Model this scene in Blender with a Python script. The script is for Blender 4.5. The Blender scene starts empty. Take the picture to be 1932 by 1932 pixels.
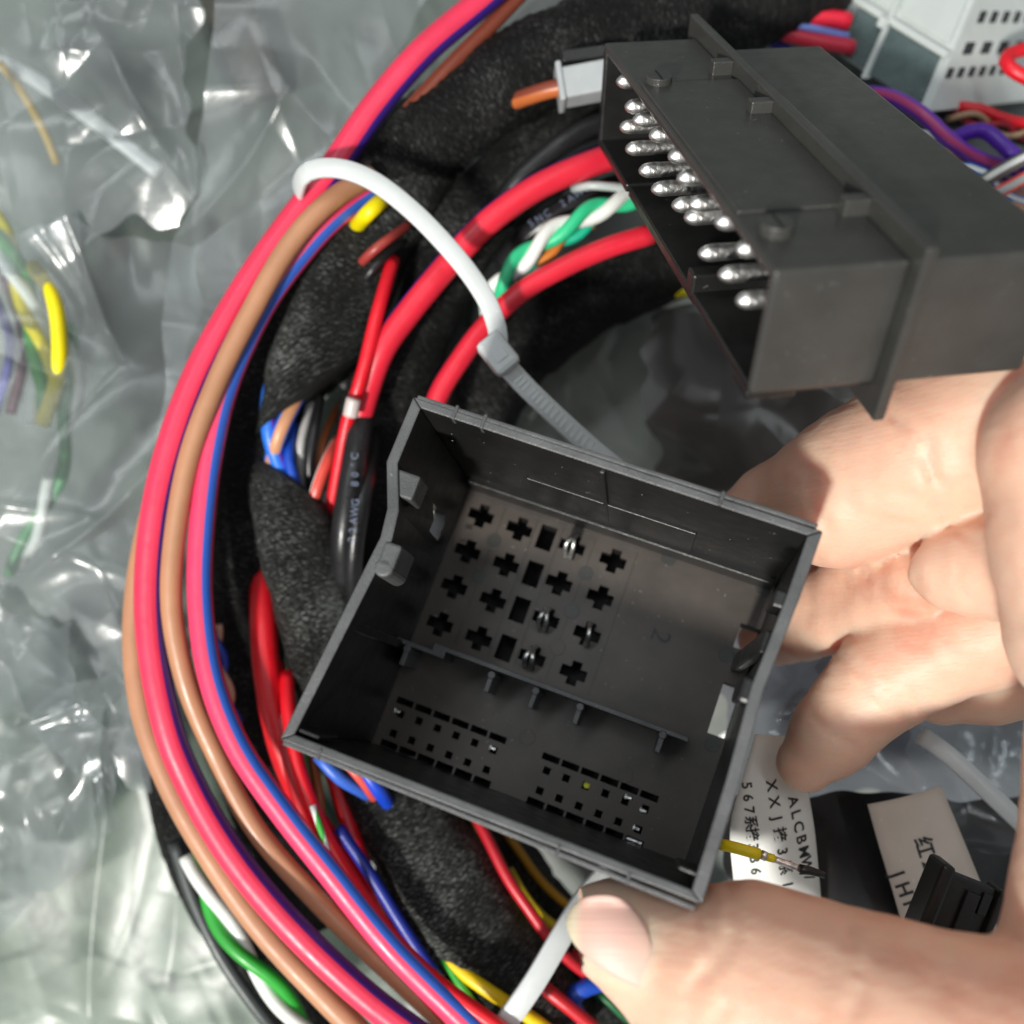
import bpy, bmesh, math, random
import numpy as np
from mathutils import Vector, Matrix
from mathutils.bvhtree import BVHTree
random.seed(7); rng = np.random.RandomState(11)
MM = 0.001
SC = bpy.context.scene
COL = SC.collection
# ------------------------------------------------------------------ camera
FOV = 55.0
CZ = 215.0                       # camera height above the bench, millimetres
FS = 1932 / (2 * math.tan(math.radians(FOV / 2)))
cam_d = bpy.data.cameras.new('camera'); cam = bpy.data.objects.new('camera', cam_d); COL.objects.link(cam)
cam.location = (0, 0, CZ * MM)
cam_d.sensor_width = 36; cam_d.angle = math.radians(FOV)
cam_d.clip_start = 0.005; cam_d.clip_end = 20
cam_d.dof.use_dof = True; cam_d.dof.focus_distance = 0.137; cam_d.dof.aperture_fstop = 12.0
SC.camera = cam
SC.render.resolution_x = SC.render.resolution_y = 1024
# ------------------------------------------------------------------ world and lamps (workshop, indoors)
w = bpy.data.worlds.new('World'); SC.world = w; w.use_nodes = True
w.node_tree.nodes['Background'].inputs[0].default_value = (0.93, 0.97, 1.0, 1)
w.node_tree.nodes['Background'].inputs[1].default_value = 0.25
def lamp(name, loc, target, power, size, size_y=None, col=(1, 1, 1)):
    l = bpy.data.lights.new(name, 'AREA'); l.energy = power; l.color = col
    l.shape = 'RECTANGLE'; l.size = size; l.size_y = size_y or size
    o = bpy.data.objects.new(name, l); COL.objects.link(o); o.location = loc
    o.rotation_euler = (Vector(target) - Vector(loc)).to_track_quat('-Z', 'Y').to_euler()
    return o
lamp('work_lamp', (-0.38, -0.55, 1.04), (0.02, 0, 0.08), 18.0, 0.085, col=(1, 0.97, 0.91))
lamp('ceiling_tube', (-0.55, 0.7, 1.5), (0, 0, 0.1), 4.5, 1.2, 0.05, (0.93, 0.98, 1))
lamp('ceiling_tube', (0.5, 0.35, 1.6), (0, 0, 0.1), 3.0, 1.2, 0.05, (0.93, 0.98, 1))
lamp('ceiling_tube', (-0.9, -0.25, 1.3), (0, 0, 0.1), 2.0, 0.05, 1.2, (0.93, 0.98, 1))
SC.view_settings.view_transform = 'Standard'; SC.view_settings.look = 'None'
SC.view_settings.exposure = 0.0; SC.view_settings.gamma = 1.0

def P(u, v, d):
    'point of the place seen at photo position u, v (0..1932) and d millimetres below the lens'
    return Vector(((u - 966) / FS * d, -(v - 966) / FS * d, CZ - d))
def px(n, d): return n / FS * d    # n photo pixels at depth d, in millimetres

# ------------------------------------------------------------------ materials
def nt(name):
    m = bpy.data.materials.new(name); m.use_nodes = True
    t = m.node_tree; t.nodes.clear()
    out = t.nodes.new('ShaderNodeOutputMaterial')
    return m, t, out
def N(t, typ, **kw):
    n = t.nodes.new(typ)
    for k, v in kw.items():
        if k.startswith('i_'):
            n.inputs[k[2:].replace('_', ' ')].default_value = v
        else: setattr(n, k, v)
    return n
def rgb(c): return (c[0], c[1], c[2], 1)
def srgb(r, g, b):
    f = lambda x: (x / 255 / 12.92) if x < 10 else ((x / 255 + .055) / 1.055) ** 2.4
    return (f(r), f(g), f(b))
def noise(t, scale, detail=3, rough=.55, coord='Object', vec=None):
    n = N(t, 'ShaderNodeTexNoise'); n.inputs['Scale'].default_value = scale
    n.inputs['Detail'].default_value = detail; n.inputs['Roughness'].default_value = rough
    if vec is None:
        tc = N(t, 'ShaderNodeTexCoord'); vec = tc.outputs[coord]
    t.links.new(vec, n.inputs['Vector']); return n
def ramp(t, fac, stops):
    r = N(t, 'ShaderNodeValToRGB')
    e = r.color_ramp.elements
    while len(e) < len(stops): e.new(.5)
    for k, (p, c) in enumerate(stops): e[k].position = p; e[k].color = rgb(c) if len(c) == 3 else c
    t.links.new(fac, r.inputs[0]); return r
def bump(t, h, strength, dist=.0003, nrm=None):
    b = N(t, 'ShaderNodeBump'); b.inputs['Strength'].default_value = strength; b.inputs['Distance'].default_value = dist
    t.links.new(h, b.inputs['Height'])
    if nrm: t.links.new(nrm, b.inputs['Normal'])
    return b
def plastic(name, base, rough=.42, var=.35, grain=2500, bs=.25, spec=.5, coat=0, sss=0):
    m, t, out = nt(name)
    p = N(t, 'ShaderNodeBsdfPrincipled')
    n = noise(t, 160, 4); r = ramp(t, n.outputs['Fac'], [(.3, tuple(c * (1 - var) for c in base)), (.7, tuple(min(1, c * (1 + var)) for c in base))])
    sp = noise(t, 750, 2, .9); sr = ramp(t, sp.outputs['Fac'], [(.70, (0, 0, 0)), (.76, (1, 1, 1))])
    sx = N(t, 'ShaderNodeMix', data_type='RGBA'); sx.inputs[7].default_value = rgb(tuple(min(.8, c * 2.2 + .04) for c in base)); t.links.new(sr.outputs[0], sx.inputs[0]); t.links.new(r.outputs[0], sx.inputs[6])
    t.links.new(sx.outputs[2], p.inputs['Base Color'])
    n2 = noise(t, 420, 5); rr = N(t, 'ShaderNodeMapRange'); rr.inputs['To Min'].default_value = max(.03, rough - .12); rr.inputs['To Max'].default_value = rough + .15
    t.links.new(n2.outputs['Fac'], rr.inputs[0]); t.links.new(rr.outputs[0], p.inputs['Roughness'])
    n3 = noise(t, grain, 3); b = bump(t, n3.outputs['Fac'], bs, .00012); t.links.new(b.outputs[0], p.inputs['Normal'])
    p.inputs['Specular IOR Level'].default_value = spec
    p.inputs['Coat Weight'].default_value = coat
    if sss:
        p.inputs['Subsurface Weight'].default_value = sss; p.inputs['Subsurface Radius'].default_value = (1, 1, 1); p.inputs['Subsurface Scale'].default_value = .001
    t.links.new(p.outputs[0], out.inputs[0]); return m
BLK = plastic('black_plastic', (.012, .012, .012), .34, .25)
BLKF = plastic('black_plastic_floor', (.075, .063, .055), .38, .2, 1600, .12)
BLKE = plastic('black_plastic_lit_edge', (.085, .088, .09), .38, .3, 3500, .8)  # lighter copy of the black plastic: edge highlights put into the colour
BLK2 = plastic('matt_black_plastic', (.046, .046, .043), .34, .15, 2600, .3)
HOLE = plastic('cavity_shade', (.006, .005, .005), .7, .1)  # near-black copy of the plastic: shade of recesses put into the colour
CABLE = plastic('black_cable_sheath', (.016, .016, .017), .3, .3)
NYLON = plastic('white_nylon', (.62, .65, .65), .33, .05, 900, .1, sss=.25)
GREYC = plastic('grey_plastic', (.42, .45, .46), .45, .1)
CASE = plastic('pale_casing', (.62, .66, .64), .45, .06)
CASEG = plastic('dark_green_window', (.10, .14, .14), .25, .3)
CASEH = plastic('vent_dark', (.03, .03, .035), .6, .1)
def metal(name, c, rough):
    m, t, out = nt(name); p = N(t, 'ShaderNodeBsdfPrincipled')
    p.inputs['Metallic'].default_value = 1
    n = noise(t, 900, 3); r = ramp(t, n.outputs['Fac'], [(.35, tuple(x * .55 for x in c)), (.6, c)])
    t.links.new(r.outputs[0], p.inputs['Base Color']); p.inputs['Roughness'].default_value = rough
    b = bump(t, n.outputs['Fac'], .6, .0004); t.links.new(b.outputs[0], p.inputs['Normal'])
    t.links.new(p.outputs[0], out.inputs[0]); return m
TIN = metal('tinned_metal', (.95, .95, .93), .42)
def wire_mat(name, base, stripe=None, w0=0, w1=0, rough=.3):
    m, t, out = nt(name); p = N(t, 'ShaderNodeBsdfPrincipled')
    n = noise(t, 110, 4)
    r = ramp(t, n.outputs['Fac'], [(.3, tuple(c * .88 for c in base)), (.7, tuple(min(1, c * 1.08) for c in base))])
    col = r.outputs[0]
    if stripe:
        uv = N(t, 'ShaderNodeUVMap'); sep = N(t, 'ShaderNodeSeparateXYZ'); t.links.new(uv.outputs[0], sep.inputs[0])
        a = N(t, 'ShaderNodeMath', operation='SUBTRACT'); a.inputs[1].default_value = w0; t.links.new(sep.outputs[0], a.inputs[0])
        a2 = N(t, 'ShaderNodeMath', operation='FRACT'); t.links.new(a.outputs[0], a2.inputs[0])
        sm = N(t, 'ShaderNodeMapRange'); sm.interpolation_type = 'SMOOTHSTEP'
        sm.inputs['From Min'].default_value = w1 + .008; sm.inputs['From Max'].default_value = w1 - .008
        t.links.new(a2.outputs[0], sm.inputs[0])
        mx = N(t, 'ShaderNodeMix', data_type='RGBA'); t.links.new(sm.outputs[0], mx.inputs[0]); t.links.new(col, mx.inputs[6]); mx.inputs[7].default_value = rgb(stripe)
        col = mx.outputs[2]
    t.links.new(col, p.inputs['Base Color'])
    nr_ = noise(t, 330, 4, .7); rr_ = N(t, 'ShaderNodeMapRange'); rr_.inputs['To Min'].default_value = rough - .1; rr_.inputs['To Max'].default_value = rough + .28; t.links.new(nr_.outputs['Fac'], rr_.inputs[0]); t.links.new(rr_.outputs[0], p.inputs['Roughness'])
    p.inputs['Specular IOR Level'].default_value = .6
    n3 = noise(t, 300, 3); b = bump(t, n3.outputs['Fac'], .18, .0004); t.links.new(b.outputs[0], p.inputs['Normal'])
    t.links.new(p.outputs[0], out.inputs[0]); return m
def fabric(name, dark, light, dens=.62, ang=.6):
    m, t, out = nt(name); p = N(t, 'ShaderNodeBsdfPrincipled')
    uv = N(t, 'ShaderNodeUVMap')
    def lay(rot, sx, sy, sc):
        mp = N(t, 'ShaderNodeMapping'); mp.inputs['Rotation'].default_value = (0, 0, rot); mp.inputs['Scale'].default_value = (sx, sy, 1)
        t.links.new(uv.outputs[0], mp.inputs[0]); return noise(t, sc, 3, .75, vec=mp.outputs[0])
    n1 = lay(ang, .45, 3.4, 1.2); n2 = lay(ang - .7, .7, 4.2, 1.1)
    mx = N(t, 'ShaderNodeMath', operation='MAXIMUM'); t.links.new(n1.outputs['Fac'], mx.inputs[0]); t.links.new(n2.outputs['Fac'], mx.inputs[1])
    vo = N(t, 'ShaderNodeTexVoronoi'); vo.inputs['Scale'].default_value = 1.15; vo.inputs['Randomness'].default_value = .45
    mpv = N(t, 'ShaderNodeMapping'); mpv.inputs['Rotation'].default_value = (0, 0, ang * .6); mpv.inputs['Scale'].default_value = (1, 1.5, 1); t.links.new(uv.outputs[0], mpv.inputs[0]); t.links.new(mpv.outputs[0], vo.inputs['Vector'])
    vm = N(t, 'ShaderNodeMath', operation='MULTIPLY_ADD'); t.links.new(vo.outputs['Distance'], vm.inputs[0]); vm.inputs[1].default_value = -.15; vm.inputs[2].default_value = .07
    big = noise(t, 90, 4)
    ad = N(t, 'ShaderNodeMath', operation='MULTIPLY_ADD'); t.links.new(big.outputs['Fac'], ad.inputs[0]); ad.inputs[1].default_value = .3; t.links.new(mx.outputs[0], ad.inputs[2])
    ad2 = N(t, 'ShaderNodeMath', operation='ADD'); t.links.new(ad.outputs[0], ad2.inputs[0]); t.links.new(vm.outputs[0], ad2.inputs[1]); ad = ad2
    r = ramp(t, ad.outputs[0], [(dens - .05, dark), (dens + .03, tuple(a * .7 + b * .3 for a, b in zip(dark, light))), (dens + .12, light)])
    t.links.new(r.outputs[0], p.inputs['Base Color']); p.inputs['Roughness'].default_value = .55
    p.inputs['Specular IOR Level'].default_value = .25
    b = bump(t, ad.outputs[0], .9, .0012); t.links.new(b.outputs[0], p.inputs['Normal'])
    t.links.new(p.outputs[0], out.inputs[0]); return m
FAB = fabric('black_fabric_tape', (.006, .006, .006), (.20, .205, .20), .765)
FABL = fabric('lighter_black_fabric_tape', (.009, .010, .009), (.36, .38, .36), .75, 1.0)  # fabric tape with lighter flecks than the plain one
FIB = plastic('black_fibre', (.20, .21, .20), .3, .6)
def film(name, tint=(.88, .91, .92), haze=.15, hcol=(.46, .50, .52), gloss=.05, rough=.24, bscale=24, bstr=.10):
    m, t, out = nt(name)
    tr = N(t, 'ShaderNodeBsdfTransparent'); tr.inputs[0].default_value = rgb(tint)
    df = N(t, 'ShaderNodeBsdfDiffuse'); df.inputs[0].default_value = rgb(hcol)
    gl = N(t, 'ShaderNodeBsdfGlossy'); gl.inputs['Roughness'].default_value = rough; gl.inputs[0].default_value = (1, 1, 1, 1)
    n = noise(t, bscale, 4, .6); v = N(t, 'ShaderNodeTexVoronoi'); v.feature = 'DISTANCE_TO_EDGE'; v.inputs['Scale'].default_value = bscale * .7
    tc = N(t, 'ShaderNodeTexCoord'); mixv = N(t, 'ShaderNodeVectorMath', operation='ADD')
    sc = N(t, 'ShaderNodeVectorMath', operation='SCALE'); sc.inputs['Scale'].default_value = .02; t.links.new(n.outputs['Color'], sc.inputs[0])
    t.links.new(tc.outputs['Object'], mixv.inputs[0]); t.links.new(sc.outputs[0], mixv.inputs[1]); t.links.new(mixv.outputs[0], v.inputs['Vector'])
    ad = N(t, 'ShaderNodeMath', operation='ADD'); t.links.new(n.outputs['Fac'], ad.inputs[0]); t.links.new(v.outputs['Distance'], ad.inputs[1])
    b = bump(t, ad.outputs[0], bstr, .004)
    fine = noise(t, 260, 3); b = bump(t, fine.outputs['Fac'], .08, .001, b.outputs[0])
    for s in (df, gl): t.links.new(b.outputs[0], s.inputs['Normal'])
    lw = N(t, 'ShaderNodeFresnel'); lw.inputs['IOR'].default_value = 1.5; t.links.new(b.outputs[0], lw.inputs['Normal'])
    g = N(t, 'ShaderNodeMath', operation='MULTIPLY_ADD'); g.use_clamp = True
    t.links.new(lw.outputs[0], g.inputs[0]); g.inputs[1].default_value = 1.0; g.inputs[2].default_value = gloss * .35
    m1 = N(t, 'ShaderNodeMixShader'); n5 = noise(t, bscale * .6, 3)
    hz = N(t, 'ShaderNodeMath', operation='MULTIPLY'); hz.inputs[1].default_value = haze * 2; t.links.new(n5.outputs['Fac'], hz.inputs[0])
    t.links.new(hz.outputs[0], m1.inputs[0]); t.links.new(tr.outputs[0], m1.inputs[1]); t.links.new(df.outputs[0], m1.inputs[2])
    m2 = N(t, 'ShaderNodeMixShader'); t.links.new(g.outputs[0], m2.inputs[0]); t.links.new(m1.outputs[0], m2.inputs[1]); t.links.new(gl.outputs[0], m2.inputs[2])
    t.links.new(m2.outputs[0], out.inputs[0]); return m
FILM = film('clear_plastic_film')
FILMV = film('bluish_plastic_film', (.72, .72, .84), .16, (.42, .42, .50), .15, .14, 40, .22)
FILMG = film('dull_plastic_film', (.80, .85, .81), .22, (.30, .345, .31), .0, .38, 25, .10)
FILMM = film('lightened_plastic_film', (.84, .88, .84), .55, (.56, .60, .55), .06, .28, 25, .1)  # paler haze colour makes up for the shadow over the coil centre
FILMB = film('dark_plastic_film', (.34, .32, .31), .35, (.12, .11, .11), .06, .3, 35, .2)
def skin_mat():
    m, t, out = nt('skin'); p = N(t, 'ShaderNodeBsdfPrincipled')
    n = noise(t, 55, 5, .6); n2 = noise(t, 600, 3)
    r = ramp(t, n.outputs['Fac'], [(.25, (.66, .28, .19)), (.42, (.78, .48, .35)), (.75, (.83, .58, .44))])
    t.links.new(r.outputs[0], p.inputs['Base Color'])
    p.inputs['Roughness'].default_value = .48
    p.inputs['Subsurface Weight'].default_value = .75; p.inputs['Subsurface Radius'].default_value = (1.0, .20, .10); p.inputs['Subsurface Scale'].default_value = .0052
    uv = N(t, 'ShaderNodeTexCoord'); mp = N(t, 'ShaderNodeMapping'); mp.inputs['Rotation'].default_value = (0, 0, 1.25)
    t.links.new(uv.outputs['Object'], mp.inputs[0])
    wv = N(t, 'ShaderNodeTexWave'); wv.inputs['Scale'].default_value = 520; wv.inputs['Distortion'].default_value = 16; wv.inputs['Detail Scale'].default_value = .12; wv.inputs['Detail'].default_value = 1
    t.links.new(mp.outputs[0], wv.inputs[0])
    b1 = bump(t, wv.outputs['Fac'], .045, .00018)
    n3 = noise(t, 1400, 4, .7); b2 = bump(t, n3.outputs['Fac'], .3, .00016, b1.outputs[0])
    mp2 = N(t, 'ShaderNodeMapping'); mp2.inputs['Scale'].default_value = (60, 330, 200); mp2.inputs['Rotation'].default_value = (0, 0, 1.0); t.links.new(uv.outputs['Object'], mp2.inputs[0])
    n4 = noise(t, 1, 3, vec=mp2.outputs[0]); b3 = bump(t, n4.outputs['Fac'], .35, .0007, b2.outputs[0])
    t.links.new(b3.outputs[0], p.inputs['Normal'])
    t.links.new(p.outputs[0], out.inputs[0]); return m
SKIN = skin_mat()
def nail_mat():
    m, t, out = nt('fingernail'); p = N(t, 'ShaderNodeBsdfPrincipled')
    uv = N(t, 'ShaderNodeUVMap'); sep = N(t, 'ShaderNodeSeparateXYZ'); t.links.new(uv.outputs[0], sep.inputs[0])
    r = ramp(t, sep.outputs[0], [(0, (.66, .58, .40)), (.10, (.68, .60, .44)), (.20, (.72, .46, .38)), (.6, (.74, .47, .40)), (1, (.70, .48, .38))])
    t.links.new(r.outputs[0], p.inputs['Base Color']); p.inputs['Roughness'].default_value = .45
    p.inputs['Subsurface Weight'].default_value = .5; p.inputs['Subsurface Radius'].default_value = (1, .5, .4); p.inputs['Subsurface Scale'].default_value = .001
    mp = N(t, 'ShaderNodeMapping'); mp.inputs['Scale'].default_value = (.6, 22, 1); t.links.new(uv.outputs[0], mp.inputs[0])
    n = noise(t, 1, 3, vec=mp.outputs[0]); b = bump(t, n.outputs['Fac'], .5, .0002); t.links.new(b.outputs[0], p.inputs['Normal'])
    t.links.new(p.outputs[0], out.inputs[0]); return m
NAIL = nail_mat()
PAPER = plastic('label_paper', (.82, .84, .80), .6, .04, 1500, .2)
INK = plastic('black_ink', (.02, .02, .02), .5, .1)
PRINT = plastic('pale_print', (.13, .16, .24), .5, .1)
def bench_mat():
    m, t, out = nt('bench_surface'); p = N(t, 'ShaderNodeBsdfPrincipled')
    n = noise(t, 14, 5, .6); r = ramp(t, n.outputs['Fac'], [(.34, (.03, .038, .04)), (.5, (.15, .175, .16)), (.68, (.30, .30, .28))])
    t.links.new(r.outputs[0], p.inputs['Base Color']); p.inputs['Roughness'].default_value = .45
    t.links.new(p.outputs[0], out.inputs[0]); return m
BENCH = bench_mat()

# ------------------------------------------------------------------ mesh helpers (all lengths in millimetres)
def mk(name, verts, faces, mats, parent=None, local=False, smooth=True, uvs=None, mi=None, bevel=0, subsurf=0, origin=None):
    'one mesh object; verts in world mm, or in the parent frame when local'
    V = np.array([tuple(v) for v in verts], float)
    if local: org = np.zeros(3)
    elif parent is not None: org = np.array(parent.location) / MM
    else: org = np.array(origin) if origin is not None else V.mean(0)
    me = bpy.data.meshes.new(name); me.from_pydata(((V - org) * MM).tolist(), [], [tuple(int(i) for i in f) for f in faces])
    if not isinstance(mats, (list, tuple)): mats = [mats]
    for m in mats: me.materials.append(m)
    if mi is not None: me.polygons.foreach_set('material_index', np.array(mi, dtype=np.int32))
    if smooth: me.polygons.foreach_set('use_smooth', np.ones(len(me.polygons), dtype=bool))
    if uvs is not None:
        l = me.uv_layers.new(name='UVMap'); vi = np.empty(len(me.loops), dtype=np.int32); me.loops.foreach_get('vertex_index', vi)
        uva = np.array(uvs, float)
        if len(uva) == len(V): l.data.foreach_set('uv', uva[vi].ravel())
        else: l.data.foreach_set('uv', uva.ravel())
    me.validate(); me.update()
    o = bpy.data.objects.new(name, me); COL.objects.link(o)
    if parent is not None: o.parent = parent
    else: o.location = tuple(org * MM)
    if bevel:
        b = o.modifiers.new('Bevel', 'BEVEL'); b.width = bevel * MM; b.segments = 2; b.limit_method = 'ANGLE'; b.angle_limit = math.radians(35); b.harden_normals = False
        if smooth:
            me.polygons.foreach_set('use_smooth', np.zeros(len(me.polygons), dtype=bool))
    return o
def empty(name, loc, matrix=None):
    o = bpy.data.objects.new(name, None); COL.objects.link(o); o.empty_display_size = .005
    if matrix is not None: o.matrix_world = matrix
    else: o.location = Vector(loc) * MM
    return o
def tag(o, label=None, cat=None, group=None, kind=None):
    if label: o['label'] = label
    if cat: o['category'] = cat
    if group: o['group'] = group
    if kind: o['kind'] = kind
    return o
def boxv(x0, x1, y0, y1, z0, z1):
    v = [(x, y, z) for z in (z0, z1) for y in (y0, y1) for x in (x0, x1)]
    f = [(0, 2, 3, 1), (4, 5, 7, 6), (0, 1, 5, 4), (2, 6, 7, 3), (0, 4, 6, 2), (1, 3, 7, 5)]
    return v, f
class MB:
    def __init__(s): s.v = []; s.f = []
    def add(s, v, f):
        n = len(s.v); s.v += [tuple(a) for a in v]; s.f += [tuple(i + n for i in q) for q in f]; return s
    def box(s, *a): return s.add(*boxv(*a))
    def prism(s, poly, z0, z1, axis='z'):
        n = len(poly)
        mp = {'z': lambda a, b, c: (a, b, c), 'x': lambda a, b, c: (c, a, b), 'y': lambda a, b, c: (a, c, b)}[axis]
        v = [mp(a, b, z0) for a, b in poly] + [mp(a, b, z1) for a, b in poly]
        f = [tuple(range(n))[::-1], tuple(range(n, 2 * n))] + [(i, (i + 1) % n, n + (i + 1) % n, n + i) for i in range(n)]
        return s.add(v, f)
    def cyl(s, c, r, z0, z1, n=20, axis='z', r2=None):
        r2 = r if r2 is None else r2
        pa = [(c[0] + r * math.cos(k * 2 * math.pi / n), c[1] + r * math.sin(k * 2 * math.pi / n)) for k in range(n)]
        pb = [(c[0] + r2 * math.cos(k * 2 * math.pi / n), c[1] + r2 * math.sin(k * 2 * math.pi / n)) for k in range(n)]
        mp = {'z': lambda a, b, c_: (a, b, c_), 'x': lambda a, b, c_: (c_, a, b), 'y': lambda a, b, c_: (a, c_, b)}[axis]
        v = [mp(a, b, z0) for a, b in pa] + [mp(a, b, z1) for a, b in pb]
        f = [tuple(range(n))[::-1], tuple(range(n, 2 * n))] + [(i, (i + 1) % n, n + (i + 1) % n, n + i) for i in range(n)]
        return s.add(v, f)
    def go(s, name, mat, parent=None, local=True, bevel=0, smooth=False, **kw):
        me = mk(name, s.v, s.f, mat, parent, local, smooth, bevel=bevel, **kw)
        bm = bmesh.new(); bm.from_mesh(me.data); bmesh.ops.recalc_face_normals(bm, faces=bm.faces); bm.to_mesh(me.data); bm.free()
        return me
def spline(pts, step=1.2):
    'Catmull-Rom through rows of numbers, resampled about every step mm (first three columns are the position)'
    A = np.array([[float(c) for c in p] for p in pts])
    A = np.vstack([2 * A[0] - A[1], A, 2 * A[-1] - A[-2]])
    out = []
    for i in range(1, len(A) - 2):
        p0, p1, p2, p3 = A[i - 1:i + 3]
        n = max(2, int(np.linalg.norm((p2 - p1)[:3]) / step))
        for k in range(n):
            s = k / n
            out.append(.5 * ((2 * p1) + (-p0 + p2) * s + (2 * p0 - 5 * p1 + 4 * p2 - p3) * s * s + (-p0 + 3 * p1 - 3 * p2 + p3) * s ** 3))
    out.append(A[-2]); return np.array(out)
def frames(C):
    T = np.gradient(C, axis=0); T /= np.linalg.norm(T, axis=1)[:, None] + 1e-12
    U = np.zeros_like(C)
    for i in range(len(C)):                 # first axis lies flat across the path, second points up
        z = np.array([0, 0, 1.0]); u = np.cross(T[i], z)
        if np.linalg.norm(u) < 1e-3: u = np.array([1.0, 0, 0])
        U[i] = u / np.linalg.norm(u)
    W = np.cross(U, T); W *= np.sign(W[:, 2:3] + 1e-9)
    return T, U, W
def tube(C, R, n=16, twist=0, caps=True, flat=1.0, slant0=0, slant1=0, rfun=None):
    C = np.asarray(C); m = len(C); R = np.full(m, R) if np.isscalar(R) else np.asarray(R)
    T, U, W = frames(C); L = np.r_[0, np.cumsum(np.linalg.norm(np.diff(C, axis=0), axis=1))]
    V = []; UV = []
    for i in range(m):
        for k in range(n + 1):
            a = 2 * math.pi * k / n
            r = R[i] * (rfun(L[i], a) if rfun else 1)
            sh = 0
            if slant0 and L[i] < 4 * R[i]: sh = slant0 * math.cos(a) * (1 - L[i] / (4 * R[i]))
            if slant1 and L[-1] - L[i] < 4 * R[i]: sh = slant1 * math.cos(a) * (1 - (L[-1] - L[i]) / (4 * R[i]))
            if k < n: V.append(C[i] + U[i] * math.cos(a) * r + W[i] * math.sin(a) * r * flat + T[i] * sh)
            UV.append((k / n + twist * L[i], L[i]))
    F = []; LU = []
    for i in range(m - 1):
        for k in range(n):
            a, b = i * n + k, i * n + (k + 1) % n
            F.append((a, b, b + n, a + n))
            q = i * (n + 1) + k; LU += [UV[q], UV[q + 1], UV[q + 1 + n + 1], UV[q + n + 1]]
    if caps:
        F.append(tuple(range(n))[::-1]); LU += [(0, 0)] * n
        F.append(tuple((m - 1) * n + k for k in range(n))); LU += [(0, L[-1])] * n
    return V, F, LU, L
def ribbon(C, half, th, tiltz=0):
    C = np.asarray(C); T, U, W = frames(C); V = []; F = []; UV = []
    half = np.full(len(C), half) if np.isscalar(half) else half
    for i in range(len(C)):
        u = U[i] * math.cos(tiltz) + W[i] * math.sin(tiltz); w_ = -U[i] * math.sin(tiltz) + W[i] * math.cos(tiltz)
        for a, b in ((-1, -.55), (-.86, -1), (.86, -1), (1, -.55), (1, .55), (.86, 1), (-.86, 1), (-1, .55)):
            V.append(C[i] + u * a * half[i] + w_ * b * th / 2)
    for i in range(len(C) - 1):
        for k in range(8):
            a, b = i * 8 + k, i * 8 + (k + 1) % 8; F.append((a, b, b + 8, a + 8))
    F += [tuple(range(8))[::-1], tuple((len(C) - 1) * 8 + k for k in range(8))]
    return V, F
def ppath(pts, d0=None):
    'photo path -> mm path; rows (u, v, d) or (u, v, d, halfwidth px)'
    out = []
    for p in pts:
        d = p[2] if len(p) > 2 else d0
        q = P(p[0], p[1], d)
        out.append([q.x, q.y, q.z] + ([px(p[3], d)] if len(p) > 3 else []))
    return out
# ------------------------------------------------------------------ bench
mk('bench_top', [(-900, -900, 0), (900, -900, 0), (900, 900, 0), (-900, 900, 0)], [(0, 1, 2, 3)], BENCH, smooth=False)['kind'] = 'structure'

# ------------------------------------------------------------------ plastic bags: crumpled sheets with real folds
def crumple(X, Y, seed, amp=3.0, scale=1.0):
    'soft swell plus long straight creases that fan out from a few gathering points'
    r = np.random.RandomState(seed); H = np.zeros_like(X)
    for k in range(6):
        a = r.uniform(0, 6.28); f = r.uniform(.04, .12) / scale
        H += np.sin((X * math.cos(a) + Y * math.sin(a)) * f + 1.2 * np.sin((Y * math.cos(a) - X * math.sin(a)) * f * .7) + r.uniform(0, 6.28)) * .55
    x0, x1, y0, y1 = X.min(), X.max(), Y.min(), Y.max()
    hubs = [(r.uniform(x0, x1), r.uniform(y0, y1)) for _ in range(4)]
    for k in range(34):
        hx, hy = hubs[r.randint(4)] if r.rand() < .75 else (r.uniform(x0, x1), r.uniform(y0, y1))
        a = r.uniform(0, 6.28); L = r.uniform(18, 75) * scale; s0 = r.uniform(2, 14)
        dx, dy = X - hx, Y - hy
        al = dx * math.cos(a) + dy * math.sin(a); ac = -dx * math.sin(a) + dy * math.cos(a) + 1.6 * np.sin(al * .09 / scale + k)
        w_ = r.uniform(1.2, 4.5) * scale * (1 + np.clip(al, 0, None) / L)
        env = 1 / (1 + np.exp(-(al - s0) / 2.5)) / (1 + np.exp((al - L) / (L * .16)))
        H += r.uniform(.25, 1.0) * r.choice([1, 1, -.6]) * env * (np.exp(-np.sqrt(ac ** 2 + .04) / w_))
    for k in range(14):
        cx, cy = r.uniform(x0, x1), r.uniform(y0, y1); R = r.uniform(5, 14) * scale; a = r.uniform(0, 6.28)
        q = ((X - cx) * math.cos(a) + (Y - cy) * math.sin(a)); tri = np.abs(((q / R * 1.6) % 2) - 1)
        H += tri * np.exp(-((X - cx) ** 2 + (Y - cy) ** 2) / R ** 2) * .35
    return H * amp
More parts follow.
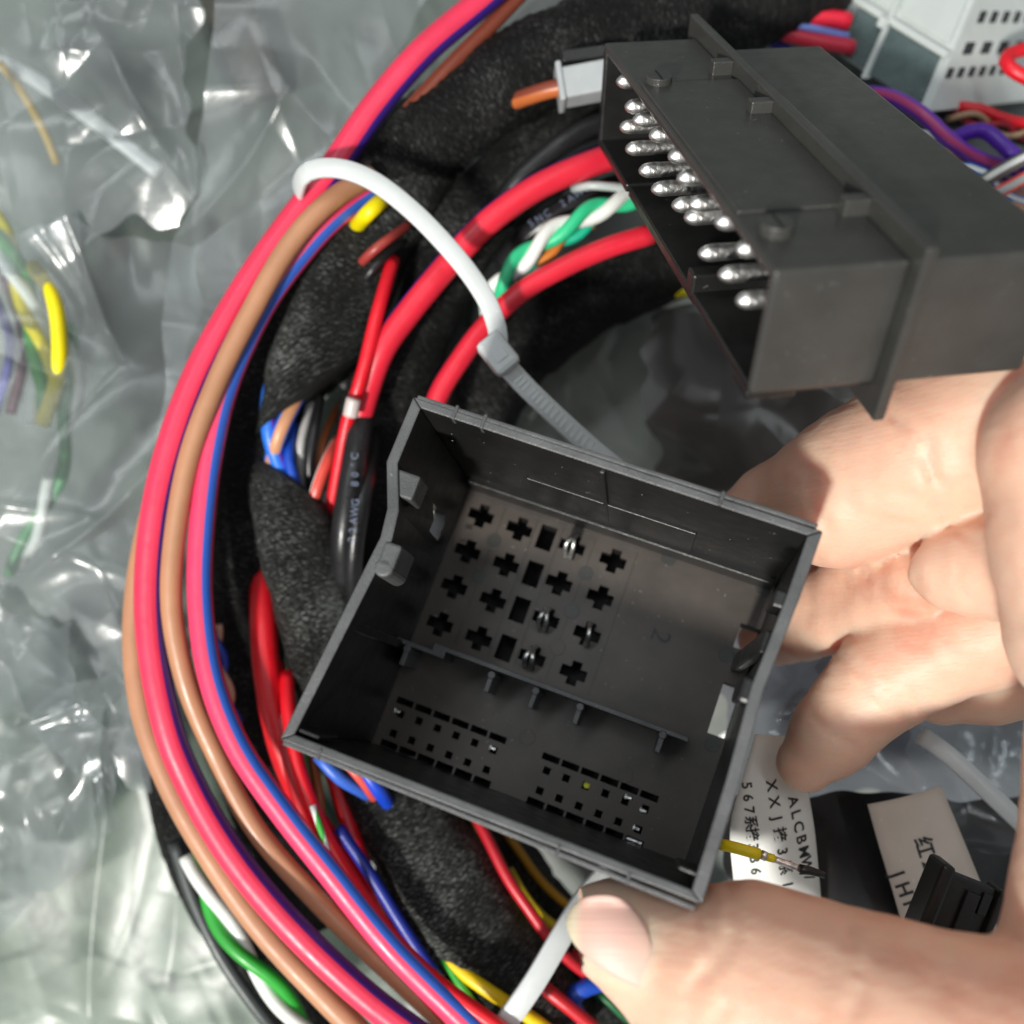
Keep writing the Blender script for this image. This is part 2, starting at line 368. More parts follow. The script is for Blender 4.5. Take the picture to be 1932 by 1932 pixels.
def sheet(name, corners, nx, ny, mat, seed, amp=3.0, scale=1.0, ragged=3.0, sag=0, th=.12, parent=None):
    'crumpled film between four photo corners (u, v, d) in order tl, tr, br, bl'
    c = [np.array(P(*q)) for q in corners]
    s = np.linspace(0, 1, nx)[None, :, None]; t = np.linspace(0, 1, ny)[:, None, None]
    B = (c[0] * (1 - s) + c[1] * s) * (1 - t) + (c[3] * (1 - s) + c[2] * s) * t
    r = np.random.RandomState(seed + 99); tt = np.linspace(0, 1, ny); ss = np.linspace(0, 1, nx)
    def rag(x):
        return sum(np.sin(x * f + r.uniform(0, 6)) / (1 + f / 9) for f in (5, 11, 23, 41)) * ragged
    ex, ey = (c[1] - c[0]), (c[3] - c[0]); ex /= np.linalg.norm(ex); ey /= np.linalg.norm(ey)
    B += ex * (rag(tt)[:, None, None] * (1 - s) ** 3 + rag(tt)[:, None, None] * s ** 3) + ey * (rag(ss)[None, :, None] * (1 - t) ** 3 + rag(ss)[None, :, None] * t ** 3)
    H = crumple(B[..., 0], B[..., 1], seed, amp, scale)
    B[..., 2] += H + sag * np.sin(np.pi * s[..., 0]) * np.sin(np.pi * t[..., 0])
    B[..., 2] = np.maximum(B[..., 2], 1.2)
    V = B.reshape(-1, 3); F = [(j * nx + i, (j + 1) * nx + i, (j + 1) * nx + i + 1, j * nx + i + 1) for j in range(ny - 1) for i in range(nx - 1)]
    o = mk(name, V, F, mat, parent)
    return o
BG = 'clear plastic bags heaped on the bench'
def bag(label, *a): return tag(sheet('plastic_bag', *a), label, 'plastic bag', BG)
bag('clear crumpled plastic bag in the top left corner with long bright folds', [(-160, -120, 176), (400, -160, 178), (330, 420, 184), (-160, 560, 180)], 170, 190, FILM, 3, 2.9, 1.1, 3.0)
bag('whitish plastic bag beside the white cable tie, left of the big harness', [(420, -160, 186), (860, -160, 184), (640, 520, 186), (300, 1000, 184)], 150, 210, FILM, 8, 2.6, 1.3, 2.0)
bag('clear plastic bag lying over the yellow and green wires at the left edge', [(-160, 440, 182), (350, 420, 186), (310, 1480, 186), (-160, 1260, 182)], 150, 240, FILM, 14, 2.5, 1.1, 3.0)
bag('tightly wrinkled shiny plastic bag end at the left below the yellow wire', [(-160, 1150, 176), (130, 1190, 176), (235, 1560, 176), (-160, 1900, 176)], 170, 190, FILM, 22, 3.0, .5, 2.0)
bag('dull grey green plastic bag spread flat in the bottom left corner', [(-160, 1380, 196), (520, 1180, 200), (760, 2080, 200), (-160, 2080, 192)], 180, 190, FILMG, 31, 2.2, 1.0)
bag('large dull film spread under all the other bags on the left', [(-200, -200, 206), (900, -200, 206), (900, 2140, 207), (-200, 2140, 207)], 170, 260, FILMG, 37, 1.3, 2.2)
bag('soft grey green plastic bag seen through the middle of the wire coil', [(850, 480, 206), (1520, 430, 206), (1700, 1060, 205), (900, 1010, 206)], 130, 110, FILMM, 45, 1.6, 1.2)
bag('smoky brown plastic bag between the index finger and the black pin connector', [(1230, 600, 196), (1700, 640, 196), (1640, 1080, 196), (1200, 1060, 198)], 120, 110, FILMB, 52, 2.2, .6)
bag('bluish plastic bag showing between the fingers right of the square socket', [(1330, 1130, 182), (1960, 1160, 182), (2060, 1560, 182), (1330, 1520, 184)], 150, 110, FILMV, 61, 2.8, .8)
bag('brightly glinting wrinkled plastic bag at the right edge below the little finger', [(1690, 1330, 168), (2060, 1280, 166), (2060, 1640, 166), (1740, 1560, 168)], 140, 120, FILM, 73, 3.6, .42, 2.0)
bag('clear plastic bag under the coloured wires in the top right corner', [(1340, -60, 203), (2060, -60, 203), (2060, 420, 202), (1500, 330, 203)], 120, 80, FILM, 84, 2.2, .8)
# added dark strip standing in for the dark gap between the top left bags
V_, F_ = ribbon(spline(ppath([(400, -80, 198), (440, 40, 198), (480, 130, 199), (500, 190, 201)]), 2), px(45, 198), .8)
tag(mk('dark_gap_strip', V_, F_, plastic('gap_dark', (.05, .05, .042), .6, .3)), 'dark olive strip added to darken the gap between the two top left bags', 'strap')

# ------------------------------------------------------------------ wires
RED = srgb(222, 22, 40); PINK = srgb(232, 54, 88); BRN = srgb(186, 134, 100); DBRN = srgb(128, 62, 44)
BLU = srgb(56, 104, 204); DBLU = srgb(22, 44, 150); VIO = srgb(58, 34, 130); YEL = srgb(246, 228, 0); GRN = srgb(20, 140, 84); TEAL = srgb(20, 190, 150)
WHT = srgb(232, 236, 230); ORG = srgb(222, 128, 50); PUR = srgb(116, 58, 190); GRY = srgb(110, 108, 108); COR = srgb(226, 84, 70); LGRN = srgb(60, 170, 60)
WM = {}
def wmat(c, s=None, w0=0, w1=0, rough=.3):
    k = (c, s, w0, w1, rough)
    if k not in WM: WM[k] = wire_mat('wire_insulation', c, s, w0, w1, rough)
    return WM[k]
def wire(label, path, d, half, mat, group=None, twist=0, name='wire', n=16, wob=.0):
    if group and group.startswith('thin coloured wires'): path = [(p[0], p[1], p[2] - 8) for p in path]
    C = spline(ppath([(p[0], p[1], p[2] if len(p) > 2 else d) for p in path]), 1.6)
    C[:, 0] += .12 * np.sin(np.arange(len(C)) * .21 + half); C[:, 2] += .15 * np.sin(np.arange(len(C)) * .17 + half * 3)
    if wob: C[:, 2] += wob * np.sin(np.linspace(0, 9, len(C)) + half)
    V, F, LU, L = tube(C, px(half, d), n, twist)
    return tag(mk(name, V, F, mat, uvs=LU), label, 'wire', group)
G1 = 'thick coloured wires curving down the left of the harness'
PW = 27
wire('thick pink red wire with a violet stripe, running from the top edge down the left', [(980, -60, 172), (890, 20, 170), (800, 98, 168), (705, 205, 167), (625, 320, 167), (545, 425, 167), (455, 560, 166), (360, 735, 164), (300, 930, 163), (282, 1150, 163), (310, 1350, 162), (365, 1490, 162), (450, 1630, 161), (560, 1760, 160), (690, 1880, 160), (840, 1990, 160)], 166, PW, wmat(PINK, VIO, .38, .2), G1)
wire('tan brown wire between the pink red wire and the blue striped wire', [(700, 330, 168), (620, 380, 164), (545, 465, 163), (475, 590, 162), (410, 720, 162), (357, 860, 162), (330, 1010, 162), (325, 1150, 162), (352, 1290, 163), (400, 1410, 165), (480, 1560, 165), (590, 1690, 165), (700, 1800, 165), (850, 1940, 165), (900, 2000, 165)], 164, 20, wmat(BRN, None), G1)
wire('pink red wire with a broad blue stripe nearest the black fabric bundle', [(760, 330, 175), (690, 365, 171), (620, 418, 168), (560, 485, 167), (495, 580, 166), (432, 720, 165), (396, 860, 164), (378, 1010, 163), (378, 1140, 162), (400, 1280, 161), (450, 1410, 160), (530, 1530, 159), (625, 1650, 158), (740, 1790, 157), (880, 1930, 156), (940, 1990, 156)], 162, 24, wmat(srgb(232, 62, 104), BLU, .325, .125), G1)
wire('outermost brown wire at the left of the whole coil', [(420, 640, 174), (340, 820, 172), (278, 1000, 171), (255, 1180, 170), (270, 1340, 168), (320, 1480, 167), (400, 1620, 166), (500, 1760, 165), (610, 1880, 164), (720, 1990, 164)], 168, 23, wmat(BRN, None, 0, 0, .35), G1)
wire('dark brown wire between the pink red wire and the fabric bundle near the top edge', [(1010, -40, 176), (930, 45, 174), (840, 135, 172), (755, 225, 172), (690, 300, 173), (640, 350, 176)], 173, 15, wmat(DBRN), G1)  # darker brown than the other thick brown wires
G2 = 'red wires in the middle of the harness'
wire('red wire running through the tie to the pin connector, thickest in the coil', [(1190, 285, 172), (1110, 310, 170), (1010, 355, 169), (920, 420, 168), (845, 500, 168), (770, 590, 168), (720, 660, 168), (690, 740, 170), (670, 820, 172), (655, 900, 176)], 169, 25, wmat(srgb(228, 40, 62), VIO, .97, .13), G2)
wire('thin red wire with a white tip beside the fabric bundle', [(742, 490, 171), (726, 540, 168), (706, 610, 166), (690, 680, 166), (672, 745, 167), (655, 800, 169), (640, 880, 172), (622, 975, 176)], 168, 13, wmat(RED), G2)
wire('cut end red wire pointing at the pin connector below the green twisted pair', [(1229, 441, 168), (1150, 465, 168), (1070, 500, 168), (985, 550, 168), (915, 618, 168), (868, 680, 168), (825, 750, 168), (800, 840, 168), (790, 900, 176)], 168, 20, wmat(srgb(224, 36, 58), srgb(120, 70, 150), .92, .12), G2)
wire('broad red wire left of the socket, rising out of the fabric tape', [(495, 1080, 178), (496, 1180, 173), (505, 1280, 171), (530, 1400, 170), (565, 1490, 170), (600, 1560, 170), (650, 1640, 170), (715, 1740, 170), (800, 1840, 170), (900, 1960, 170)], 171, 26, wmat(srgb(208, 14, 30)), G2)
wire('glossy red wire leaving the lower left corner of the socket', [(540, 1270, 172), (545, 1340, 168), (558, 1420, 165), (578, 1490, 163), (610, 1570, 161), (660, 1660, 159), (730, 1760, 158), (820, 1850, 157), (960, 1950, 156), (1000, 1990, 156)], 161, 15, wmat(srgb(228, 16, 34)), G2)
wire('dark red wire squeezed between two brighter red wires', [(520, 1250, 173), (530, 1340, 170), (545, 1430, 168), (570, 1520, 166), (610, 1620, 165), (680, 1730, 164), (780, 1850, 163), (880, 1960, 162)], 167, 14, wmat(srgb(180, 12, 28)), G2)
wire('red wire passing behind the socket right of the green and orange wires', [(590, 1380, 176), (625, 1450, 174), (650, 1530, 172), (680, 1620, 171), (712, 1700, 170), (760, 1790, 169), (830, 1880, 168), (900, 1950, 168)], 171, 16, wmat(srgb(200, 20, 34), DBLU, .86, .12), G2)
G3 = 'thin coloured wires showing under the lower left of the socket'
wire('green wire under the lower left corner of the socket', [(560, 1370, 178), (575, 1450, 176), (590, 1530, 176), (625, 1600, 178), (650, 1660, 180)], 176, 9, wmat(GRN), G3)
wire('teal wire right of the orange wire under the socket', [(600, 1500, 180), (620, 1560, 178), (640, 1620, 177), (655, 1680, 178), (680, 1740, 180)], 178, 10, wmat(srgb(0, 120, 96)), G3)
wire('orange brown wire between the green and the teal wire', [(585, 1420, 180), (600, 1490, 178), (612, 1560, 178), (640, 1640, 180), (665, 1720, 182)], 179, 8, wmat(srgb(170, 84, 36)), G3)
wire('white wire curving beside the glossy red wire', [(562, 1400, 176), (575, 1480, 174), (600, 1550, 173), (628, 1610, 173), (650, 1690, 176)], 174, 7, wmat(WHT), G3)
wire('green and white wire tucked between the red wires', [(590, 1520, 168), (606, 1570, 167), (620, 1620, 167), (640, 1670, 168), (680, 1730, 170)], 168, 6, wmat(LGRN, WHT, 0, .5), G3, twist=.12)
wire('blue wire passing below the lower rim of the socket', [(600, 1425, 172), (640, 1468, 172), (690, 1498, 177), (715, 1520, 190)], 171, 12, wmat(BLU), G3)
wire('coral red wire beside the blue wire at the lower rim of the socket', [(655, 1440, 171), (688, 1478, 172), (706, 1504, 177), (725, 1530, 190)], 170, 9, wmat(COR), G3)
wire('deep blue wire end below the lower rim of the socket', [(680, 1440, 172), (708, 1483, 172), (730, 1515, 177), (752, 1548, 192)], 171, 13, wmat(srgb(20, 70, 200)), G3)
wire('navy blue wire along the inner side of the lower red wires', [(640, 1560, 176), (700, 1650, 175), (760, 1750, 174), (820, 1840, 173), (900, 1940, 172)], 174, 11, wmat(DBLU), G3)
G4 = 'wires behind the thumb'
wire('red wire below the socket leading down to the thumb', [(895, 1530, 176), (925, 1590, 173), (960, 1660, 171), (1000, 1720, 170), (1050, 1790, 170), (1110, 1840, 171), (1200, 1890, 172)], 171, 11, wmat(srgb(196, 30, 44)), G4)
wire('dark yellow wire arching towards the thumb nail', [(930, 1540, 182), (975, 1600, 180), (1020, 1660, 180), (1075, 1710, 180), (1150, 1760, 180)], 180, 8, wmat(srgb(180, 130, 10)), G4)
wire('bright yellow wire hugging the red wire near the thumb nail', [(960, 1640, 176), (990, 1690, 174), (1030, 1735, 174), (1080, 1765, 175), (1150, 1800, 178)], 174, 9, wmat(srgb(220, 196, 0)), G4)
wire('thin ochre wire left of the red wire under the socket', [(885, 1530, 178), (910, 1590, 176), (940, 1640, 175), (985, 1700, 176)], 176, 6, wmat(srgb(176, 110, 20)), G4)
wire('yellow wire below the lower fabric bundle', [(835, 1800, 168), (880, 1840, 166), (930, 1875, 165), (1000, 1920, 165), (1060, 1965, 165)], 166, 13, wmat(srgb(244, 206, 0)), G4)
wire('short green wire beside the yellow wire at the bottom', [(835, 1810, 167), (875, 1870, 165), (910, 1920, 165), (940, 1970, 165)], 166, 8, wmat(LGRN), G4)
wire('blue wire right of the lower white tie', [(1150, 1850, 172), (1110, 1860, 170), (1080, 1890, 170), (1120, 1960, 170), (1170, 2000, 170)], 170, 17, wmat(srgb(24, 74, 186)), G4)
wire('red wire beside the blue wire at the bottom edge', [(1010, 1850, 168), (1060, 1890, 167), (1120, 1940, 167), (1170, 1990, 167)], 168, 13, wmat(srgb(206, 34, 44)), G4)
wire('red wire under the thumb at the bottom edge', [(1080, 1795, 172), (1120, 1840, 171), (1170, 1870, 171), (1260, 1900, 171)], 171, 10, wmat(srgb(190, 24, 38)), G4)
wire('green wire just beneath the thumb at the bottom edge', [(1090, 1850, 176), (1150, 1890, 175), (1190, 1925, 175), (1270, 1960, 175)], 175, 9, wmat(srgb(20, 110, 60)), G4)
wire('white wire with red beside the green wire under the thumb', [(1170, 1880, 172), (1210, 1895, 171), (1280, 1925, 171)], 171, 8, wmat(WHT, RED, 0, .3), G4, twist=.1)
G5 = 'coloured wires showing in the gap of the fabric tape'
wire('blue wire at the left side of the tape gap', [(545, 640, 180), (520, 700, 176), (508, 760, 173), (512, 830, 173), (540, 910, 176), (570, 980, 180)], 174, 15, wmat(srgb(40, 120, 230), PUR, .35, .12), G5)
wire('blue wire crossing the tape gap with a tan stripe', [(590, 700, 180), (562, 750, 174), (530, 815, 172), (512, 880, 176), (505, 930, 182)], 174, 15, wmat(srgb(36, 108, 222), srgb(206, 150, 110), .16, .26), G5)
wire('lower blue wire sliding under the tape edge', [(560, 780, 180), (545, 850, 175), (556, 910, 174), (580, 965, 178), (600, 1020, 184)], 176, 11, wmat(srgb(20, 76, 190)), G5)
wire('white and black wire in the middle of the tape gap', [(590, 740, 180), (575, 800, 177), (566, 850, 176), (572, 910, 179), (590, 960, 183)], 178, 8, wmat(srgb(190, 188, 186)), G5)
wire('black wire in the middle of the tape gap', [(606, 740, 178), (594, 810, 175), (585, 880, 175), (590, 950, 178), (600, 1000, 182)], 176, 9, wmat((.008, .008, .009)), G5)
wire('orange brown wire in the tape gap', [(640, 760, 184), (612, 820, 179), (600, 880, 178), (595, 930, 181)], 180, 7, wmat(srgb(180, 100, 50)), G5)
wire('coral wire with a white stripe at the right of the tape gap', [(640, 830, 178), (618, 870, 173), (600, 915, 172), (586, 965, 174), (575, 1010, 180)], 174, 11, wmat(COR, WHT, .0, .12), G5)
wire('grey white wire hanging below the tape gap', [(620, 930, 180), (608, 980, 178), (612, 1020, 178), (625, 1060, 182)], 179, 7, wmat(srgb(170, 170, 176)), G5)
wire('yellow wire end peeking out beside the cable tie', [(735, 365, 172), (714, 385, 166), (696, 402, 165), (672, 430, 172), (650, 460, 184)], 168, 15, wmat(YEL), G5)
wire('dark red wire end below the yellow wire end', [(770, 425, 172), (735, 450, 167), (700, 478, 167), (672, 508, 172)], 168, 9, wmat(srgb(160, 60, 54)), G5)
wire('black wire end below the dark red wire end', [(760, 455, 174), (720, 490, 169), (695, 520, 169), (680, 545, 173)], 170, 9, wmat((.012, .012, .013)), G5)
G6 = 'yellow and white wires near the pin connector'
wire('yellow wire reaching in under the black pin connector', [(1185, 573, 194), (1240, 556, 192), (1300, 545, 190), (1380, 540, 190)], 192, 13, wmat(YEL), G6)
wire('white wire beside the yellow wire under the pin connector', [(1250, 575, 197), (1300, 562, 195), (1360, 556, 194)], 196, 10, wmat(WHT), G6)
wire('white wire above the green twisted pair', [(1080, 356, 172), (1110, 350, 170), (1150, 352, 170), (1210, 358, 172)], 171, 8, wmat(srgb(180, 188, 186)), G6)
wire('brown orange wire plugged into the small grey connector', [(960, 195, 174), (1000, 180, 170), (1040, 168, 168), (1085, 160, 167)], 169, 16, wmat(srgb(190, 104, 54), DBRN, .2, .2), G6)
V, F, LU, _ = tube(spline(ppath([(668, 752, 165.4), (664, 768, 165.8), (661, 784, 166.4)]), .5), px(14.5, 166), 16)
tag(mk('marker_band', V, F, wmat(srgb(200, 190, 186)), uvs=LU), 'small white marker band round the thin red wire above the printed black cable', 'band')
# twisted pairs
def twisted(path, d, rad, hr, specs, group, pitch=22, turns0=0):
    C = spline(ppath([(p[0], p[1], p[2] if len(p) > 2 else d) for p in path]), 1.0)
    T, U, W = frames(C); L = np.r_[0, np.cumsum(np.linalg.norm(np.diff(C, axis=0), axis=1))]
    for k, (label, mat) in enumerate(specs):
        a = 2 * math.pi * (L / px(pitch * 4, d) + k / len(specs)) + turns0
        CC = C + U * np.cos(a)[:, None] * px(rad, d) + W * np.sin(a)[:, None] * px(rad, d) * .8
        V, F, LU, _ = tube(CC, px(hr, d), 12)
        tag(mk('wire', V, F, mat, uvs=LU), label, 'wire', group)
G7 = 'strands of the twisted pairs in the upper coil'
twisted([(1195, 372, 172), (1130, 395, 170), (1060, 430, 169), (1000, 475, 169), (945, 535, 170), (915, 590, 176)], 170, 11, 13, [
    ('white strand of the twisted pair crossing the upper coil', wmat(WHT)), ('green strand of the twisted pair crossing the upper coil', wmat(srgb(50, 200, 140)))], G7, 42)
twisted([(1120, 418, 174), (1060, 452, 173), (1010, 490, 172), (960, 530, 172), (930, 560, 175)], 173, 9, 10, [
    ('turquoise strand of the second twisted pair under the white one', wmat(TEAL)), ('orange strand of the second twisted pair under the white one', wmat(ORG))], G7, 34, 1.2)
G8 = 'twisted wires inside the bag at the left edge'
twisted([(-20, 400, 190), (25, 500, 188), (60, 600, 187), (80, 700, 187), (70, 800, 188)], 188, 14, 12, [
    ('yellow strand of the twisted wires at the left edge', wmat(YEL)), ('white strand of the twisted wires at the left edge', wmat(WHT)), ('green strand of the twisted wires at the left edge', wmat(LGRN))], G8, 70, 2.2)
twisted([(120, 610, 189), (140, 700, 188), (125, 800, 188), (105, 900, 188), (60, 1010, 190), (20, 1080, 192)], 188, 11, 11, [
    ('white strand of the second twist inside the left bag', wmat(WHT)), ('green strand of the second twist inside the left bag', wmat(srgb(70, 150, 90)))], G8, 75, .5)
wire('bright yellow bow shaped wire at the left edge', [(60, 500, 186), (98, 560, 184), (112, 640, 183), (108, 720, 184), (82, 800, 187)], 185, 14, wmat(YEL), G8)
wire('violet blue wire at the very left edge', [(-10, 560, 194), (20, 640, 193), (10, 720, 194), (-20, 800, 195)], 194, 9, wmat(srgb(90, 90, 170)), G8)
wire('dark maroon wire at the very left edge', [(0, 500, 196), (38, 600, 195), (42, 690, 195), (20, 780, 196)], 196, 10, wmat(srgb(90, 50, 60)), G8)
wire('tan wire under the strap in the top left bag', [(0, 120, 192), (45, 180, 190), (85, 250, 190), (110, 310, 192)], 190, 8, wmat(srgb(200, 170, 90)), G8)
G9 = 'green and white wires at the lower left rim of the coil'
twisted([(362, 1610, 172), (400, 1705, 171), (455, 1790, 170), (520, 1870, 170), (580, 1945, 171)], 171, 13, 13, [
    ('green strand at the lower left rim of the coil', wmat(srgb(40, 160, 50))), ('white strand at the lower left rim of the coil', wmat(WHT))], G9, 80, 3.6)
wire('grey green translucent wire at the lower left rim of the coil', [(330, 1590, 180), (362, 1690, 179), (415, 1800, 178), (480, 1895, 178), (540, 1970, 179)], 178, 13, wmat(srgb(60, 66, 66)), G9)
G10 = 'coloured wires in the top right corner'
wire('red wire at the very top right of centre', [(1330, -30, 186), (1420, 10, 184), (1500, 28, 183), (1600, 40, 184)], 185, 17, wmat(srgb(216, 30, 56)), G10)
wire('pale blue wire below the topmost red wire', [(1340, -15, 186), (1430, 30, 183), (1520, 52, 183), (1600, 70, 185)], 184, 8, wmat(srgb(130, 150, 230)), G10)
wire('red wire under the pale blue wire at the top', [(1350, 10, 186), (1430, 48, 184), (1530, 75, 184), (1610, 90, 185)], 185, 14, wmat(srgb(214, 44, 70)), G10)
wire('violet wire over the rim of the pin connector at the top', [(1370, 20, 190), (1440, 65, 188), (1490, 100, 188), (1560, 130, 190)], 189, 11, wmat(srgb(70, 70, 180)), G10)
wire('purple wire bulging above the pin connector body', [(1630, 175, 180), (1680, 182, 176), (1740, 215, 172), (1790, 262, 172), (1850, 300, 176), (1960, 330, 178)], 175, 14, wmat(PUR, srgb(190, 70, 130), .1, .16), G10)
wire('deep purple wire at the right edge', [(1720, 300, 182), (1780, 270, 178), (1850, 245, 174), (1905, 285, 172), (1970, 340, 174)], 175, 14, wmat(srgb(92, 40, 176)), G10)
wire('white grey wire lying between the purple wires', [(1660, 205, 184), (1710, 250, 182), (1760, 300, 182), (1850, 330, 184)], 183, 13, wmat(srgb(200, 196, 190)), G10)
wire('brown pink wire below the purple wires', [(1690, 290, 182), (1760, 285, 179), (1830, 310, 178), (1900, 360, 180), (1980, 380, 180)], 179, 11, wmat(srgb(186, 130, 110)), G10)
wire('white wire end at the edge of the pin connector', [(1715, 300, 178), (1750, 330, 176), (1790, 345, 177), (1850, 350, 180)], 177, 13, wmat(WHT), G10)
wire('bright blue wire curling over the connector edge', [(1750, 345, 176), (1800, 320, 173), (1850, 330, 172), (1890, 370, 173), (1940, 390, 176)], 173, 13, wmat(srgb(30, 120, 210), WHT, .2, .12), G10)
wire('dark blue wire at the right edge below the bright blue one', [(1860, 440, 178), (1900, 420, 174), (1960, 400, 174)], 176, 14, wmat(srgb(30, 80, 160)), G10)
wire('coral red wire with a grey stripe at the right edge', [(1840, 385, 170), (1890, 360, 168), (1960, 320, 168)], 169, 12, wmat(COR, srgb(160, 160, 160), .15, .18), G10)
wire('grey wire with a white line at the right edge', [(1850, 345, 171), (1900, 315, 170), (1970, 280, 170)], 171, 13, wmat(GRY, WHT, .2, .14), G10)
wire('brown wire bent over the connector edge at the right', [(1870, 410, 168), (1910, 392, 166), (1960, 410, 166)], 168, 11, wmat(srgb(170, 120, 90)), G10)
wire('white wire bent over the connector edge at the right', [(1880, 430, 167), (1915, 412, 165), (1970, 432, 165)], 167, 9, wmat(WHT), G10)
wire('red wire loop beside the pale casing', [(1960, 160, 178), (1905, 130, 178), (1900, 105, 180), (1960, 85, 182)], 180, 13, wmat(RED), G10)
wire('short red wire below the pale casing', [(1800, 200, 184), (1850, 205, 182), (1900, 225, 182), (1980, 240, 184)], 183, 10, wmat(RED), G10)
wire('black wire below the pale casing', [(1740, 230, 188), (1800, 225, 186), (1860, 235, 186), (1970, 270, 188)], 187, 16, wmat((.012, .012, .014)), G10)
wire('navy wire under the right end of the connector', [(1760, 370, 186), (1830, 400, 184), (1900, 440, 184), (1970, 470, 184)], 185, 20, wmat((.02, .02, .035)), G10)
G11 = 'strands of the tangled twisted bundles at the right edge'
twisted([(1650, 230, 184), (1720, 262, 181), (1800, 292, 180), (1880, 322, 180), (1970, 350, 182)], 182, 16, 8, [
    ('lilac strand of the upper tangle beside the pin connector', wmat(srgb(150, 90, 200))), ('magenta strand of the upper tangle beside the pin connector', wmat(srgb(200, 50, 110))), ('white strand of the upper tangle beside the pin connector', wmat(WHT))], G11, 34)
twisted([(1720, 330, 182), (1790, 350, 179), (1860, 385, 178), (1970, 420, 179)], 179, 15, 7, [
    ('brown strand of the lower tangle at the right edge', wmat(srgb(150, 100, 80))), ('sky blue strand of the lower tangle at the right edge', wmat(srgb(60, 140, 220))), ('grey strand of the lower tangle at the right edge', wmat(srgb(150, 150, 150)))], G11, 30)
twisted([(1790, 215, 184), (1850, 228, 182), (1910, 250, 182), (1980, 262, 184)], 183, 10, 6, [
    ('tan strand under the short red wire at the right', wmat(srgb(170, 140, 110))), ('dark red strand under the short red wire at the right', wmat(srgb(150, 20, 40)))], G11, 28)
twisted([(405, 1180, 172), (425, 1290, 171), (450, 1390, 172), (480, 1480, 176)], 172, 8, 7, [
    ('blue strand twisted beside the blue striped wire', wmat(srgb(30, 70, 180))), ('tan strand twisted beside the blue striped wire', wmat(srgb(200, 160, 140)))], 'strands twisted beside the blue striped wire', 30)
# ------------------------------------------------------------------ fabric wrapped bundles
def bundle(label, path, mat, pitch=17., slant0=0, slant1=0, seed=1, lump=.045, n=40, rib=False, flat=.9):
    C = spline(ppath(path), .7); R = C[:, 3]; C = C[:, :3]
    r = np.random.RandomState(seed); ph = r.uniform(0, 6.28, 8)
    def rf(l, a):
        t = (l + 3.0 * a / 6.283 * 3 + ph[0]) / pitch
        fr = t % 1.0
        step = .10 * min(1, (1 - fr) * 12) * (.3 + fr * .7)
        q = lump * (.5 * math.sin(l * .13 + ph[1] + 2 * a) + .35 * math.sin(l * .31 + ph[2] - a) + .25 * math.sin(l * .7 + 3 * a + ph[3]) + .12 * math.sin(1.9 * l + 2 * a + ph[4]))
        if rib: q += .016 * math.sin(l * 3.0 + 2 * math.sin(a))
        return 1 + step + q
    V, F, LU, L = tube(C, R, n, 0, True, flat, slant0, slant1, rf)
    circ = 2 * math.pi * R.mean()
    LU = [(a * circ * 1.0, b) for a, b in LU]
    o = mk('fabric_bundle', V, F, mat, uvs=LU)
    return tag(o, label, 'wire bundle', 'wire bundles wrapped in black fabric tape')
def fuzz(o, count, seed, length=1.1, upmin=.15):
    'short stray fibres standing on a fabric bundle: a child part of stuff'
    me = o.data; r = np.random.RandomState(seed); nf = len(me.polygons)
    cen = np.empty(nf * 3); me.polygons.foreach_get('center', cen); cen = cen.reshape(-1, 3) / MM
    nr = np.empty(nf * 3); me.polygons.foreach_get('normal', nr); nr = nr.reshape(-1, 3)
    ar = np.empty(nf); me.polygons.foreach_get('area', ar)
    ok = np.where((nr[:, 2] > upmin) & (ar < 4e-6))[0]
    i = ok[r.choice(len(ok), count, p=ar[ok] / ar[ok].sum())]
    b = cen[i] + r.normal(0, .55, (count, 3)); n = nr[i]
    b -= n * ((b - cen[i]) * n).sum(1)[:, None]
    t = r.normal(0, 1, (count, 3)); t -= n * (t * n).sum(1)[:, None]; t /= np.linalg.norm(t, axis=1)[:, None]
    L_ = length * r.uniform(.4, 1.2, count)[:, None]
    s = np.cross(n, t) * .085
    e1 = b + t * L_ * .5 + n * L_ * .22; e2 = b + t * L_ + n * L_ * r.uniform(-.05, .25, (count, 1))
    V = np.concatenate([b - s + n * .05, b + s + n * .05, e1 + s, e1 - s, e2 + n * .03], 0)
    k = np.arange(count); F = np.stack([k, k + count, k + 2 * count, k + 3 * count], 1).tolist() + np.stack([k + 3 * count, k + 2 * count, k + 4 * count], 1).tolist()
    f = mk('fibre', V, F, FIB, o, True, False); f['kind'] = 'stuff'; return f
b1 = bundle('thick black fabric bundle arching from the top edge down behind the blue striped wire', [(1560, -60, 186, 80), (1400, 10, 182, 82), (1250, 45, 179, 82), (1110, 85, 178, 80), (970, 145, 177, 80), (840, 235, 177, 80), (730, 330, 177, 80), (640, 450, 178, 82), (560, 600, 180, 85), (505, 740, 181, 82), (472, 880, 181, 80), (458, 1020, 181, 78), (452, 1160, 182, 78), (458, 1290, 183, 76), (480, 1420, 186, 74), (530, 1560, 188, 72), (620, 1720, 190, 70)], FAB, 19, seed=2, rib=True)
fuzz(b1, 9000, 1)
b2a = bundle('fabric tape sleeve just above the gap that shows the blue wires', [(800, 300, 180, 70), (735, 385, 177, 74), (680, 480, 176, 78), (635, 580, 175, 82), (606, 670, 174, 86), (590, 745, 174, 84)], FABL, 22, slant1=9, seed=5)
fuzz(b2a, 5000, 2)
